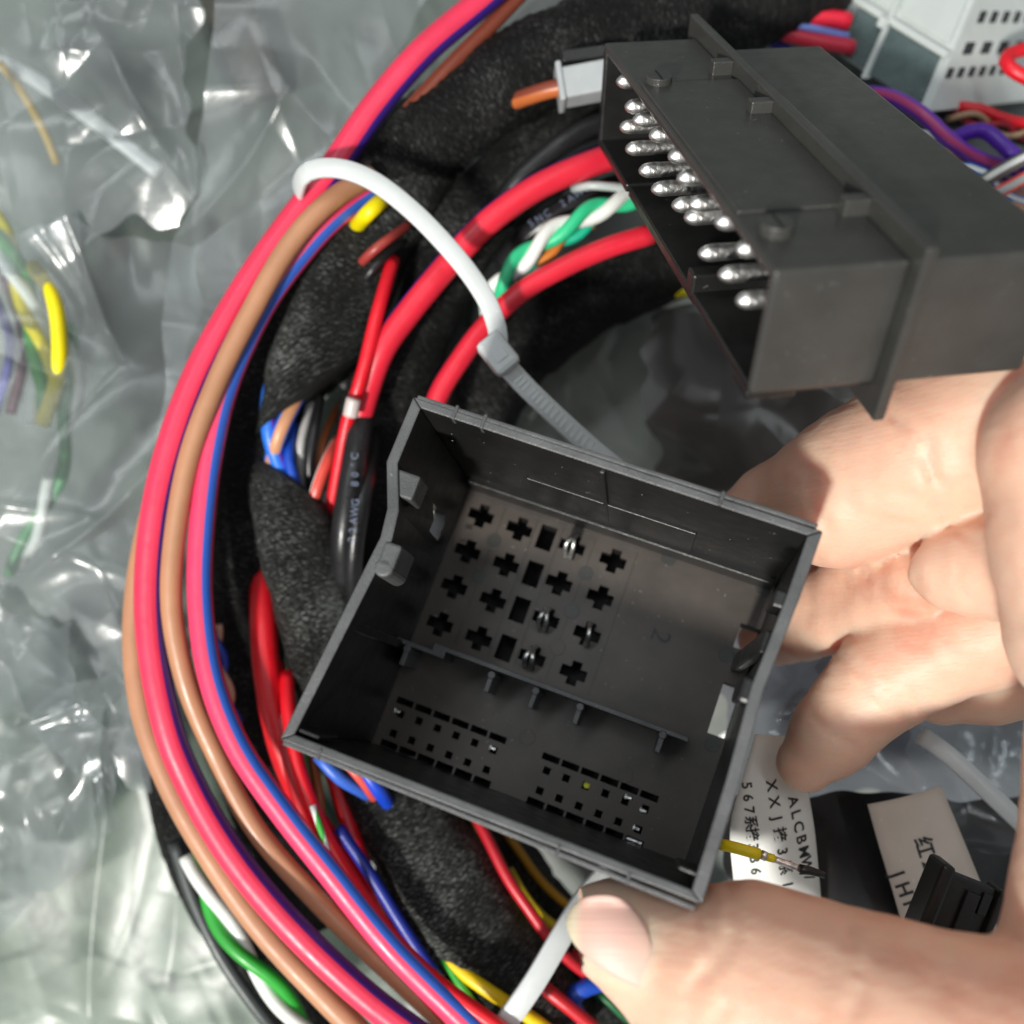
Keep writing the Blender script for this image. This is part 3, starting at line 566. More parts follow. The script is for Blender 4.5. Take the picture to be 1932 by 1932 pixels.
b2b = bundle('grey black fabric tape sleeve below the gap that shows the blue wires', [(520, 890, 178, 50), (548, 960, 175, 66), (570, 1040, 174, 72), (592, 1130, 174, 74), (625, 1240, 175, 74), (665, 1360, 176, 74), (722, 1470, 176, 80), (785, 1580, 175, 88), (845, 1680, 174, 96), (910, 1790, 174, 100), (990, 1890, 174, 96), (1060, 1990, 174, 90)], FABL, 24, slant0=-8, seed=9, lump=.05)
fuzz(b2b, 11000, 3)
b3 = bundle('middle fabric bundle between the two large red wires', [(1230, 190, 192, 60), (1100, 250, 188, 66), (980, 330, 186, 70), (890, 420, 184, 74), (820, 520, 184, 76), (770, 620, 184, 78), (735, 720, 184, 78), (712, 830, 185, 76), (700, 950, 186, 72), (705, 1080, 188, 70), (730, 1200, 190, 70)], FAB, 18, seed=12)
fuzz(b3, 5000, 4)
b4 = bundle('inner fabric bundle running under the pin connector towards the socket', [(1420, 430, 196, 62), (1300, 480, 193, 68), (1180, 525, 191, 70), (1070, 580, 189, 74), (975, 660, 188, 76), (905, 750, 188, 78), (860, 850, 189, 78), (840, 980, 190, 76)], FAB, 20, seed=16)
fuzz(b4, 3500, 5)
b5 = bundle('dark fabric bundle emerging below the socket beside the thumb', [(800, 1440, 190, 80), (880, 1560, 187, 82), (960, 1680, 186, 84), (1050, 1790, 186, 84), (1160, 1880, 186, 80), (1280, 1960, 186, 76)], FAB, 20, seed=20)
fuzz(b5, 3500, 6)
b6 = bundle('fuzzy fabric bundle along the lower left rim under the brown wire', [(300, 1380, 190, 36), (325, 1500, 188, 42), (365, 1620, 187, 46), (430, 1740, 187, 50), (510, 1850, 187, 54), (610, 1960, 187, 54)], FAB, 15, seed=24)
fuzz(b6, 3500, 7)
# smooth black sheathed cables
def cable(label, path, half, d=175):
    C = spline(ppath(path), 1.5); V, F, LU, L = tube(C, px(half, d), 18)
    return tag(mk('black_cable', V, F, CABLE, uvs=LU), label, 'cable', 'smooth black cables in the coil')
cable('smooth black cable next to the pin connector, upper one', [(1190, 215, 176), (1100, 245, 174), (1030, 295, 174), (970, 350, 175), (930, 410, 179), (880, 480, 184)], 20)
cable('smooth black cable just above the upper red wire', [(1200, 262, 178), (1110, 285, 176), (1040, 325, 175), (985, 375, 176), (950, 420, 180)], 19)
cc = cable('black cable with pale printed writing behind the left rim of the socket', [(700, 700, 178), (684, 780, 172), (672, 860, 168), (658, 940, 167), (648, 1020, 168), (650, 1100, 172)], 24)
cable('plain smooth black cable beside the printed one', [(705, 820, 178), (694, 890, 170), (680, 960, 167), (668, 1040, 168), (668, 1120, 172), (690, 1200, 180)], 17)
cd = cable('black cable with pale printed writing under the green twisted pair', [(1230, 330, 180), (1140, 362, 176), (1060, 400, 175), (1000, 445, 177), (950, 500, 182)], 24)
def text_mesh(name, body, size, mat, M, parent=None, ext=.02, bold=0):
    c = bpy.data.curves.new('t', 'FONT'); c.body = body; c.size = size * MM; c.extrude = ext * MM; c.align_x = 'CENTER'; c.align_y = 'CENTER'; c.resolution_u = 3; c.offset = size * MM * bold
    o = bpy.data.objects.new('t', c); COL.objects.link(o); bpy.context.view_layer.update()
    dg = bpy.context.evaluated_depsgraph_get(); me = bpy.data.meshes.new_from_object(o.evaluated_get(dg)); bpy.data.objects.remove(o)
    me.name = name; me.materials.clear(); me.materials.append(mat)
    t = bpy.data.objects.new(name, me); COL.objects.link(t)
    if parent is not None:
        t.parent = parent
    t.matrix_local = M
    return t
def mat3(x, y, z, loc):
    M = Matrix.Identity(4)
    for k in range(3): M[k][0], M[k][1], M[k][2] = x[k], y[k], z[k]
    M.translation = loc; return M
for txt, (u0, v0), cab, stepv, d in (('22AWG 80°C', (664, 1018), cc, (1.7, -17.5), 164.2), ('SNC 2AWG', (1002, 422), cd, (15, -9.5), 171.6)):
    for k, ch in enumerate(txt):
        if ch == ' ': continue
        q = P(u0 + stepv[0] * k - (.12 * k * k if cab is cc and k > 5 else 0), v0 + stepv[1] * k, d)
        dirv = Vector((stepv[0], -stepv[1], 0)).normalized(); z = Vector((-q.x * .0, 0, 1)); y = z.cross(dirv)
        text_mesh('printed_character', ch, 1.75, PRINT, mat3(dirv, y, z, (q * MM) - cab.location), cab)
# small grey connector on the orange wire
ge = empty('wire_connector', P(1100, 150, 168)); tag(ge, 'small grey plastic connector on the brown orange wire left of the pin connector', 'connector')
def pbox(name, c, ex, ey, ez, mat, parent, bevel=.3):
    'box from a centre and three half-axis vectors, mm world'
    c = np.array(c); v = [c + sx * np.array(ex) + sy * np.array(ey) + sz * np.array(ez) for sz in (-1, 1) for sy in (-1, 1) for sx in (-1, 1)]
    f = boxv(0, 1, 0, 1, 0, 1)[1]
    o = mk(name, v, f, mat, parent, False, False, bevel=bevel)
    bm = bmesh.new(); bm.from_mesh(o.data); bmesh.ops.recalc_face_normals(bm, faces=bm.faces); bm.to_mesh(o.data); bm.free(); return o
q = P(1105, 158, 168)
pbox('connector_body', q, (4.2, .8, 0), (-.5, 2.6, 0), (0, 0, 2.5), GREYC, ge, .4)
pbox('collar', q + Vector((-4.4, -.6, 0)), (.5, .1, 0), (-.5, 3.3, 0), (0, 0, 3), GREYC, ge, .3)
pbox('latch', P(1110, 103, 166), (4.5, .6, 0), (-.1, 1.0, 0), (0, 0, 1), BLK, ge, .3)

# ------------------------------------------------------------------ cable ties
def strap(path, half, th, name='strap', parent=None, mat=NYLON, tilt=0, step=1.2):
    C = spline(ppath(path), step); d = np.mean([p[2] for p in path]); V, F = ribbon(C, px(half, d), th, tilt); return mk(name, V, F, mat, parent)
te = empty('cable_tie', P(940, 665, 158)); tag(te, 'white nylon cable tie looped over the upper harness with its long tail to the right', 'cable tie', 'white cable ties')
strap([(572, 400, 176), (562, 365, 166), (572, 332, 160), (600, 318, 158), (650, 320, 157), (710, 345, 157), (775, 395, 157), (835, 455, 157), (885, 515, 157.5), (920, 570, 158), (938, 620, 158), (940, 655, 158)], 18, .95, 'loop', te)
strap([(955, 690, 159), (1000, 738, 160), (1060, 795, 161), (1110, 840, 162), (1170, 890, 163), (1260, 960, 168)], 19, .95, 'tail', te)
CT = spline(ppath([(975, 712, 159.4), (1000, 738, 160), (1060, 795, 161), (1110, 840, 162), (1170, 890, 163)]), 1.0); T_, U_, W_ = frames(CT); m = MB(); tv = []; tf = []
for k in range(len(CT) - 1):
    n = len(tv); c = CT[k] + W_[k] * .49
    tv += [tuple(c - U_[k] * .9), tuple(c + U_[k] * .9), tuple(c + U_[k] * .9 + T_[k] * .5 + W_[k] * .12), tuple(c - U_[k] * .9 + T_[k] * .5 + W_[k] * .12), tuple(c + U_[k] * .9 + T_[k] * .6), tuple(c - U_[k] * .9 + T_[k] * .6)]
    tf += [(n, n + 1, n + 2, n + 3), (n + 3, n + 2, n + 4, n + 5)]
o = mk('tooth_row', tv, tf, NYLON, te, smooth=False); o['kind'] = 'stuff'
q = P(940, 668, 157.5); dv = Vector((.62, -.78, 0)); dn = Vector((.78, .62, 0))
pbox('tie_head', q, dv * 3.2, dn * 2.3, (0, 0, 1.9), NYLON, te, .9)
pbox('head_slot', q + Vector((0, 0, 1.75)) + dv * .6, dv * .9, dn * 1.2, (0, 0, .3), NYLON, te, .25)
o = strap([(1150, 1640, 168), (1100, 1700, 164), (1060, 1765, 160), (1010, 1850, 158), (955, 1930, 158), (900, 2010, 160)], 21, 1.3, 'cable_tie')
tag(o, 'white cable tie strap crossing the bottom wires left of the thumb', 'cable tie', 'white cable ties')
o = strap([(-40, 110, 194), (30, 130, 192), (90, 165, 192), (160, 215, 193), (230, 270, 195), (300, 325, 198)], 14, 1.3, 'cable_tie')
tag(o, 'blurred pale cable tie strap inside the top left bag', 'cable tie', 'white cable ties')
o = strap([(1735, 1385, 160), (1790, 1425, 158), (1860, 1490, 156), (1960, 1585, 155)], 17, 1.3, 'cable_tie')
tag(o, 'grey white cable tie strap slanting over the bag at the right edge', 'cable tie', 'white cable ties')

# ------------------------------------------------------------------ pale electronic casing, top right
ce = empty('electronic_device', P(1760, 90, 180)); tag(ce, 'pale plastic device with dark green windows and vent holes in the top right corner', 'electronic device')
c0, cl, cu, cb = [np.array(P(*a)) for a in ((1748, 214, 176), (1545, 80, 190), (1838, -5, 184), (1915, 196, 196))]
EX, EY, EZ = cl - c0, cu - c0, cb - c0
def cs(a, b, c): return c0 + EX * a + EY * b + EZ * c
def cbox(name, a0, a1, b0, b1, e0, e1, mat, bevel=.2):
    v = [cs(a, b, c) for c in (e0, e1) for b in (b0, b1) for a in (a0, a1)]
    o = mk(name, v, boxv(0, 1, 0, 1, 0, 1)[1], mat, ce, False, False, bevel=bevel)
    bm = bmesh.new(); bm.from_mesh(o.data); bmesh.ops.recalc_face_normals(bm, faces=bm.faces); bm.to_mesh(o.data); bm.free(); return o
cbox('case_body', 0, 1.25, 0, 1.6, 0, 1.6, CASE, .5)
cbox('window_panel', .06, .50, .03, .44, -.03, .02, CASEG, .1)
cbox('window_panel', .54, .80, .04, .44, -.03, .02, CASEG, .1)
cbox('window_panel', .81, 1.1, .10, .44, -.028, .02, GREYC, .1)
cbox('front_ridge', 0, 1.2, .47, .53, -.05, .02, CASE, .2)
cbox('front_ridge', .50, .53, -.02, .75, -.06, .02, CASE, .2)
for x0_ in (.03, .55): cbox('cover_plate', x0_, x0_ + .44, .58, 1.3, -.035, .02, CASE, .3)
cbox('latch', .50, .56, .42, .52, -.10, .02, CASE, .3)
for k in range(5): cbox('vent_hole', -.012, .02, .78, .88, .14 + k * .14, .20 + k * .14, CASEH, 0)
for k in range(4): cbox('vent_hole', -.012, .02, .50, .60, .12 + k * .20, .21 + k * .20, CASEH, 0)
for k in range(6): cbox('vent_hole', -.012, .02, .30, .38, .04 + k * .12, .09 + k * .12, CASEH, 0)

# ------------------------------------------------------------------ front connector: open square socket housing
def frame(Rm, t):
    M = Matrix(Rm).to_4x4(); M.translation = Vector((t[0] * MM, t[1] * MM, (t[2] + CZ) * MM)); return M
R1 = ((.931, .346, -.1158), (-.3157, .923, .2199), (.183, -.1682, .9686)); T1 = (4.463, -14.951, -120.396)
R2 = ((.1679, .0097, -.9858), (-.6643, .7399, -.1058), (.7284, .6726, .1307)); T2 = (26.726, 24.477, -100.0)
def loc(u, v, Rm, t, zp):
    'photo position -> local x, y on the plane z = zp of a frame'
    M = Matrix(Rm).transposed(); d = M @ Vector(((u - 966) / FS, -(v - 966) / FS, -1)); o = M @ (-Vector(t)); k = (zp - o.z) / d.z
    return (o.x + k * d.x, o.y + k * d.y)
H = 39.0
s1 = empty('socket_housing', None, frame(R1, T1))
tag(s1, 'large black square socket housing facing the camera with cross shaped contact slots', 'connector')
# floor with real openings: list of (x0, x1, y0, y1, depth) ; depth None = right through
holes = []
def hc(x, y, w_, h_, dep=5): holes.append((x - w_ / 2, x + w_ / 2, y - h_ / 2, y + h_ / 2, dep))
ROWS = (17.4, 11.0, 4.7, -1.9)
for y in ROWS:
    for x in (-21.7, -14.8, -5.5, 1.6):
        hc(x, y, 4.3, 1.75); hc(x + .15, y, 1.65, 3.9)
    hc(-10.05, y, 2.7, 4.1)
for x0_ in (-22.45, 2.77):
    for k in range(6):
        x = x0_ + k * 3.24
        hc(x, -15.65, 2.85, 1.05); hc(x, -22.8, 2.85, 1.05)
        hc(x, -17.65, 1.15, 1.15, 4); hc(x, -20.9, 1.15, 1.15, 4)
holes += [(24.0, 27.4, 10.6, 14.6, None), (24.3, 27.4, -3.4, 4.9, None)]
X0, X1, Y0, Y1 = -25.4, 27.5, -25.2, 23.4
xs = sorted({X0, X1} | {round(h[k], 4) for h in holes for k in (0, 1)}); ys = sorted({Y0, Y1} | {round(h[k], 4) for h in holes for k in (2, 3)})
xs = [x for x in xs if X0 <= x <= X1]; ys = [y for y in ys if Y0 <= y <= Y1]
def depth_at(x, y):
    d_ = 0
    for h in holes:
        if h[0] < x < h[1] and h[2] < y < h[3]: return -99 if h[4] is None else -h[4]
    return d_
nx_, ny_ = len(xs) - 1, len(ys) - 1
D = [[depth_at((xs[i] + xs[i + 1]) / 2, (ys[j] + ys[j + 1]) / 2) for i in range(nx_)] for j in range(ny_)]
fv, ff, fm = [], [], []
def quad(a, b, c, d, m_):
    n = len(fv); fv.extend([a, b, c, d]); ff.append((n, n + 1, n + 2, n + 3)); fm.append(m_)
for j in range(ny_):
    for i in range(nx_):
        z = D[j][i]; x0_, x1_, y0_, y1_ = xs[i], xs[i + 1], ys[j], ys[j + 1]
        zz = -H + z
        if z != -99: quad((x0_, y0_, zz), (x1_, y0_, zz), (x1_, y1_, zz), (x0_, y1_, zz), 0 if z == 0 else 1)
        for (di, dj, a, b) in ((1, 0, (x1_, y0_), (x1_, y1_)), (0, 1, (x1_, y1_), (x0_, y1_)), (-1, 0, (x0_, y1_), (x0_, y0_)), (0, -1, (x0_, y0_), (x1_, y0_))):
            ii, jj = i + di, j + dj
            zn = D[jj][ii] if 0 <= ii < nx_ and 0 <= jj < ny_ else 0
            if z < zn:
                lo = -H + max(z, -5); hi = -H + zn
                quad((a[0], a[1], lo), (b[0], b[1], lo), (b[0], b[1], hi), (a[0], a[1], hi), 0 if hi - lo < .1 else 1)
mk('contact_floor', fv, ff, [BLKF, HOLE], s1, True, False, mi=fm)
# walls: each side its own part, mitred
rimO = [(-27.4, 23.3), (27.2, 23.0), (26.95, 14.4), (26.5, 7.0), (26.2, 2.5), (26.8, -8.8), (26.9, -22.9), (-26.9, -23.4), (-24.9, 0.1), (-24.5, 4.4), (-25.05, 8.1), (-27.5, 13.9)]
rimI = [(-25.9, 22.1), (25.6, 21.9), (25.4, 14.2), (25.0, 7.0), (24.7, 2.5), (25.2, -8.8), (25.3, -21.8), (-25.4, -22.2), (-23.3, 0.3), (-22.9, 4.5), (-23.5, 8.4), (-26.0, 14.2)]
def wall(name, idx, mat=BLK, label=None):
    v = []; f = []
    for k in idx:
        ox, oy = rimO[k]; ix, iy = rimI[k]
        bot = lambda x, y: (min(max(x, -25.4), 27.2), y * 1.055 if y < 0 else y)
        bi = bot(ix, iy); bo = (ox if ox > 0 else ox, bot(ox, oy)[1])
        if k in (7, 8, 9, 10, 11, 0): bi = (-25.2, bi[1]); bo = (-27.0, bo[1])
        if k in (1, 2, 3, 4, 5, 6): bi = (27.2 if k < 6 else 27.0, bi[1]); bo = (28.8, bo[1])
        v += [(ox, oy, 0), (ix, iy, -.15), (bi[0], bi[1], -H - .05), (bo[0], bo[1], -H - .05)]
    n = len(idx)
    for a in range(n - 1):
        for b in range(4): f.append((a * 4 + b, a * 4 + (b + 1) % 4, (a + 1) * 4 + (b + 1) % 4, (a + 1) * 4 + b))
    f += [(0, 1, 2, 3)[::-1], tuple((n - 1) * 4 + k for k in range(4))]
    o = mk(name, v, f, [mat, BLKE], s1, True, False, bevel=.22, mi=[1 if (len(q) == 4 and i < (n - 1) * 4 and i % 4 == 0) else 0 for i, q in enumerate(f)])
    bm = bmesh.new(); bm.from_mesh(o.data); bmesh.ops.recalc_face_normals(bm, faces=bm.faces); bm.to_mesh(o.data); bm.free()
    if label: o['label'] = label
    return o
wall('top_wall', [0, 1]); wall('side_wall', [1, 2, 3, 4, 5, 6], label='straight side wall with two lugs, next to the fingers')
wall('bottom_wall', [6, 7]); wall('side_wall', [7, 8, 9, 10, 11, 0], label='side wall with a kinked rim, over the black cables')
# small window cut through the kinked side wall, placed where the photograph shows it
kw = bpy.data.objects.get('side_wall.001')
def locx(u, v, xp):
    M = Matrix(R1).transposed(); d = M @ Vector(((u - 966) / FS, -(v - 966) / FS, -1)); o = M @ (-Vector(T1)); k = (xp - o.x) / d.x
    return o + d * k
wc = [locx(u, v, -25.0) for u, v in ((816, 966), (842, 969), (829, 1010), (803, 1004))]
cy0, cy1 = min(c.y for c in wc) + .3, max(c.y for c in wc) - .3; cz0, cz1 = min(c.z for c in wc) + .3, max(c.z for c in wc) - .3
print('window', cy0, cy1, cz0, cz1)
v_, f_ = boxv(-31, -21, cy0, cy1, cz0, cz1); cut = mk('cutter', v_, f_, BLK, s1, True, False)
bm = bmesh.new(); bm.from_mesh(cut.data); bmesh.ops.recalc_face_normals(bm, faces=bm.faces); bm.to_mesh(cut.data); bm.free()
bo = kw.modifiers.new('Window', 'BOOLEAN'); bo.operation = 'DIFFERENCE'; bo.object = cut; bo.solver = 'EXACT'
bpy.context.view_layer.update()
me_ = bpy.data.meshes.new_from_object(kw.evaluated_get(bpy.context.evaluated_depsgraph_get())); kw.modifiers.clear(); kw.data = me_
bpy.data.objects.remove(cut)
# raised lip, ridges and lugs on the rim
def part(name, mat, *boxes, bevel=.15):
    m = MB()
    for b in boxes: m.box(*b)
    return m.go(name, mat, s1, bevel=bevel)
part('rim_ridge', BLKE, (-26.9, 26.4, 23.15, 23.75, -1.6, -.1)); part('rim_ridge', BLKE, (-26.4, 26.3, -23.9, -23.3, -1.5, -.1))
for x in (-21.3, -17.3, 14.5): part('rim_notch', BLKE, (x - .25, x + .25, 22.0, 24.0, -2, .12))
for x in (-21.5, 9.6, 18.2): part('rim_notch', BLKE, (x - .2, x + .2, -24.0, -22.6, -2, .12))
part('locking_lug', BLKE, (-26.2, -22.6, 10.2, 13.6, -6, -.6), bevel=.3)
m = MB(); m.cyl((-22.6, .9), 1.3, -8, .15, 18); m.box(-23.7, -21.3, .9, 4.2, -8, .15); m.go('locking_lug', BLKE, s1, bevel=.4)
part('locking_lug', BLK, (24.1, 26.4, 12.4, 14.6, -7, -.5), bevel=.3); part('locking_lug', BLK, (23.6, 26.3, 0.2, 3.4, -8, -.4), bevel=.5)
part('step', BLK, (-25.4, -22.5, -21.9, -21.3, -9, -.8), bevel=.2)
part('step', BLK, (23.2, 26, -20.3, -19.8, -9, -.8), bevel=.2)
part('guide_rib', BLK, (-25.4, -24.2, -8, -6.5, -H, -3), bevel=.3); part('guide_rib', BLK, (24.6, 26, 6.8, 9.8, -H, -3), bevel=.3)
part('guide_rib', BLK, (-1.0, -.3, 21.5, 22.6, -H + 2, -.8), bevel=.15)
part('wall_step', BLK, (-24.5, 26.5, 21.0, 22.6, -H, -H + 6), bevel=.15)
part('wall_step', BLK, (-13, 13, 21.6, 22.4, -H + 6, -H + 20), bevel=.15)
# dividing rail with pegs
zt = -H + 9
part('dividing_rail', BLKE, (-25.6, -19.2, -7.1, -6.3, -H, zt), (-19.5, -17.3, -7.1, -5.2, -H, zt), (-17.4, 21.5, -6.0, -5.2, -H, zt), bevel=.15)
for u, v in ((768, 1225), (927, 1275), (1010, 1305), (1094, 1335), (1250, 1388)):
    x, y = loc(u, v, R1, T1, zt); m = MB(); m.box(x - .42, x + .42, y - 2.6, y + .3, -H, zt + .12); m.cyl((x, y + .1), .62, -H, zt + .3, 14); m.go('rail_peg', BLKE, s1, bevel=.15)
# ejector marks
for (u, v, zz, rough) in ((932, 1021, 0, 1), (903, 1088, 0, 1), (1079, 1152, 0, 1), (1105, 1083, 0, 1), (878, 1158, 0, 0), (1052, 1222, 0, 0), (1262, 1054, 0, 1), (1440, 1112, 0, 1), (1370, 1235, 0, 1), (1344, 1404, 0, 1), (821, 1325, 0, 0), (773, 1441, 0, 0), (951, 1516, 0, 0), (995, 1391, 0, 0), (1180, 1462, 0, 0), (745, 1240, 0, 0)):
    x, y = loc(u, v, R1, T1, -H); m = MB(); m.cyl((x, y), 1.25, -H - .05, -H + .09, 24); m.go('ejector_mark', BLK2 if rough else BLKF, s1, bevel=.05)
for (u, v, txt, sz, rot) in ((1245, 1200, '2', 4.4, -95), (884, 994, '8', 1.8, -80), (872, 1020, '1', 1.6, -80)):
    x, y = loc(u, v, R1, T1, -H)
    text_mesh('moulded_numeral', txt, sz, BLK, Matrix.Translation((x * MM, y * MM, (-H + .04) * MM)) @ Matrix.Rotation(math.radians(rot), 4, 'Z'), s1, .06)
for (x0_, x1_, y) in ((-23.6, -3.5, 20.3), (1.4, 5.2, 20.3)):
    part('moulded_line', BLKE, (x0_, x1_, y, y + .12, -H, -H + .1), bevel=0)
for x in (-18.2, -12.3, -7.8, -2.2, 5.0): part('moulded_line', BLK, (x - .04, x + .04, -4.4, 20, -H, -H + .06), bevel=0)
# contact blades standing in four of the slots
for x, y in ((-5.5, 17.4), (-5.5, 4.7), (-5.5, -1.9), (1.6, 4.7)):
    V = []; F = []
    for sgn in ((-1, 1) if x < 0 else (1,)):
        C = np.array([(x + sgn * (.35 + .25 * math.sin(k * .5)), y - 1.9 + k * .38, -H + .4 + 3.4 * math.sin(math.pi * k / 10) ** .6) for k in range(11)])
        v_, f_ = ribbon(C, .34, .55); n = len(V); V += list(v_); F += [tuple(i + n for i in q) for q in f_]
    mk('contact_blade', V, F, TIN, s1, True, True)
for u, v in ((750, 1342), (930, 1412), (1186, 1505), (1214, 1530), (1201, 1563)):
    x, y = loc(u, v, R1, T1, -H); m = MB(); m.box(x - .5, x + .5, y - .22, y + .22, -H - 2, -H + .5); m.box(x - .62, x - .3, y - .4, y + .4, -H - 2, -H + .25); m.go('small_contact', TIN, s1, bevel=.1)
x, y = loc(1107, 1481, R1, T1, -H); m = MB(); m.cyl((x, y), .55, -H - 3, -H - .8, 12); m.go('seal_plug', wmat(srgb(220, 225, 0)), s1)
x, y = loc(1196, 1588, R1, T1, -H); m = MB(); m.box(x - 1.25, x + 1.25, y - .1, y + .3, -H - 3, -H - .1); m.go('small_contact', TIN, s1, bevel=.1)

m = MB(); rs_ = np.random.RandomState(5)
for k in range(60):
    x, y, a, L_ = rs_.uniform(-23, 24), rs_.uniform(-23, 20), rs_.uniform(0, 3.14), rs_.uniform(.06, .28)
    if depth_at(x, y): continue
    dx, dy = math.cos(a) * L_, math.sin(a) * L_; m.add([(x - dx, y - dy, -H + .02), (x + dy * .2, y - dx * .2, -H + .06), (x + dx, y + dy, -H + .02), (x - dy * .2, y + dx * .2, -H + .05)], [(0, 1, 2), (0, 2, 3)])
for k in range(30):
    x, z = rs_.uniform(-24, 25), rs_.uniform(-30, -1); L_ = rs_.uniform(.05, .16); y = 21.3 if z > -33 else 20
    m.add([(x - L_, y, z), (x, y - .05, z - L_), (x + L_, y, z), (x, y - .05, z + L_)], [(0, 1, 2), (0, 2, 3)])
o = m.go('dust', plastic('pale_dust', (.4, .4, .38), .7, .2), s1); o['kind'] = 'stuff'
# ------------------------------------------------------------------ second connector: pin header with flange
s2 = empty('pin_connector', None, frame(R2, T2))
tag(s2, 'black flanged connector with a row of shiny round pins, held at the upper right', 'connector')
def part2(name, mat, *boxes, bevel=.3):
    m = MB()
    for b in boxes: m.box(*b)
    return m.go(name, mat, s2, bevel=bevel)
W2, H2, L2, TH = 73.6, 15.4, 15.0, 1.3
part2('upper_wall', BLK2, (-W2, 0, -TH, 0, -L2, 0), bevel=.45)
part2('raised_panel', BLK2, (-54, -13, -.2, .35, -L2, -.6), bevel=.2)
part2('side_wall', BLK2, (-TH, .02, -H2, -.5, -L2, -.02), bevel=.5)
part2('side_wall', BLK, (-W2 - .02, -W2 + TH, -H2 - .6, -.5, -L2, -.02), bevel=.4)  # far wall, lower wall and lugs in darker plastic: interior shade as colour
m = MB(); m.box(-W2 + .4, -55, -H2 - .8, -H2 + .5, -L2, -.1); m.box(-55.2, -22, -H2 - 1.5, -H2 + .1, -L2, -.6); m.box(-22.2, -.4, -H2 - .4, -H2 + .8, -L2, -.1); m.go('lower_wall', BLK, s2, bevel=.25)
part2('lower_lug', BLK, (-24, -21.5, -H2, -H2 + 3.2, -L2, .1), bevel=.3); part2('lower_lug', BLK, (-5.5, -.5, -H2 - 1.2, -H2 + .2, -6, .1), bevel=.4)
part2('back_plate', HOLE, (-W2 + .5, -.5, -H2, -.8, -L2 + .2, -L2 + .8), bevel=0)
part2('flange', BLK2, (-78.0, 2.0, -19.4, 2.4, -L2 - 1.4, -L2), bevel=.3)
part2('rear_body', BLK2, (-67.6, .1, -15.5, .02, -33.2, -L2 - 1.3), bevel=.45)
for x in (-57.5, -41.5, -11.5): part2('gusset', BLK2, (x - .9, x + .9, -.3, 1.9, -L2 - .1, -L2 + 3.0), bevel=.2)
for x, z in ((-54.2, -3.2), (-8.2, -3.2)):
    m = MB(); m.cyl((x, z), 1.9, -.3, 1.3, 28, 'y'); p_ = m.go('round_peg', BLK2, s2, bevel=.2)
    m = MB(); m.box(x - 1.8, x + 1.8, 1.26, 1.36, z - .12, z + .12); g = m.go('peg_slot', HOLE, p_)
    m = MB()
PINS = [(1181.5, 153.5), (1198, 201), (1213, 226), (1188, 239), (1245, 254.5), (1199, 280), (1282, 294), (1225, 321), (1299, 335), (1249, 355.6), (1289, 386), (1321, 384), (1313, 409), (1372, 418), (1340, 477), (1412, 469), (1379, 517), (1413, 566)]
pin_me = None
for u, v in PINS:
    x, y = loc(u, v, R2, T2, -1.2)
    y = min(y, -2.2)
    if pin_me is None:
        V = []; F = []; n = 16
        prof = [(0.05, 1.6), (.45, 1.42), (.8, .98), (1.02, .4), (1.1, -.4), (1.05, -2), (1.0, -13.5)]
        for r_, z in prof:
            for k in range(n): V.append((r_ * math.cos(k * 2 * math.pi / n), r_ * math.sin(k * 2 * math.pi / n), z))
        for a in range(len(prof) - 1):
            for k in range(n): F.append((a * n + k, a * n + (k + 1) % n, (a + 1) * n + (k + 1) % n, (a + 1) * n + k))
        F.append(tuple(range(n)))
        o = mk('pin', V, F, TIN, s2, True); bm = bmesh.new(); bm.from_mesh(o.data); bmesh.ops.recalc_face_normals(bm, faces=bm.faces); bm.to_mesh(o.data); bm.free(); pin_me = o.data
    else:
        o = bpy.data.objects.new('pin', pin_me); COL.objects.link(o); o.parent = s2
    o.location = (x * MM, y * MM, -1.2 * MM)

m = MB()
for k in range(70):
    x, z, a, L_ = rs_.uniform(-70, 0), rs_.choice([rs_.uniform(-14, -.5), rs_.uniform(-32, -17)]), rs_.uniform(0, 3.14), rs_.uniform(.06, .35)
    y = .37 if (-54 < x < -13 and z > -15) else .06
    dx, dz = math.cos(a) * L_, math.sin(a) * L_; m.add([(x - dx, y, z - dz), (x + dz * .15, y + .03, z - dx * .15), (x + dx, y, z + dz), (x - dz * .15, y + .03, z + dx * .15)], [(0, 1, 2), (0, 2, 3)])
for k in range(26):
    y, z, a, L_ = rs_.uniform(-15, -1), rs_.uniform(-14, -1), rs_.uniform(0, 3.14), rs_.uniform(.08, .4); x = .05
    dy, dz = math.cos(a) * L_, math.sin(a) * L_; m.add([(x, y - dy, z - dz), (x + .03, y + dz * .15, z - dy * .15), (x, y + dy, z + dz), (x + .03, y - dz * .15, z + dy * .15)], [(0, 1, 2), (0, 2, 3)])
o = m.go('scuff', plastic('pale_scuff', (.22, .22, .21), .7, .2), s2); o['kind'] = 'stuff'
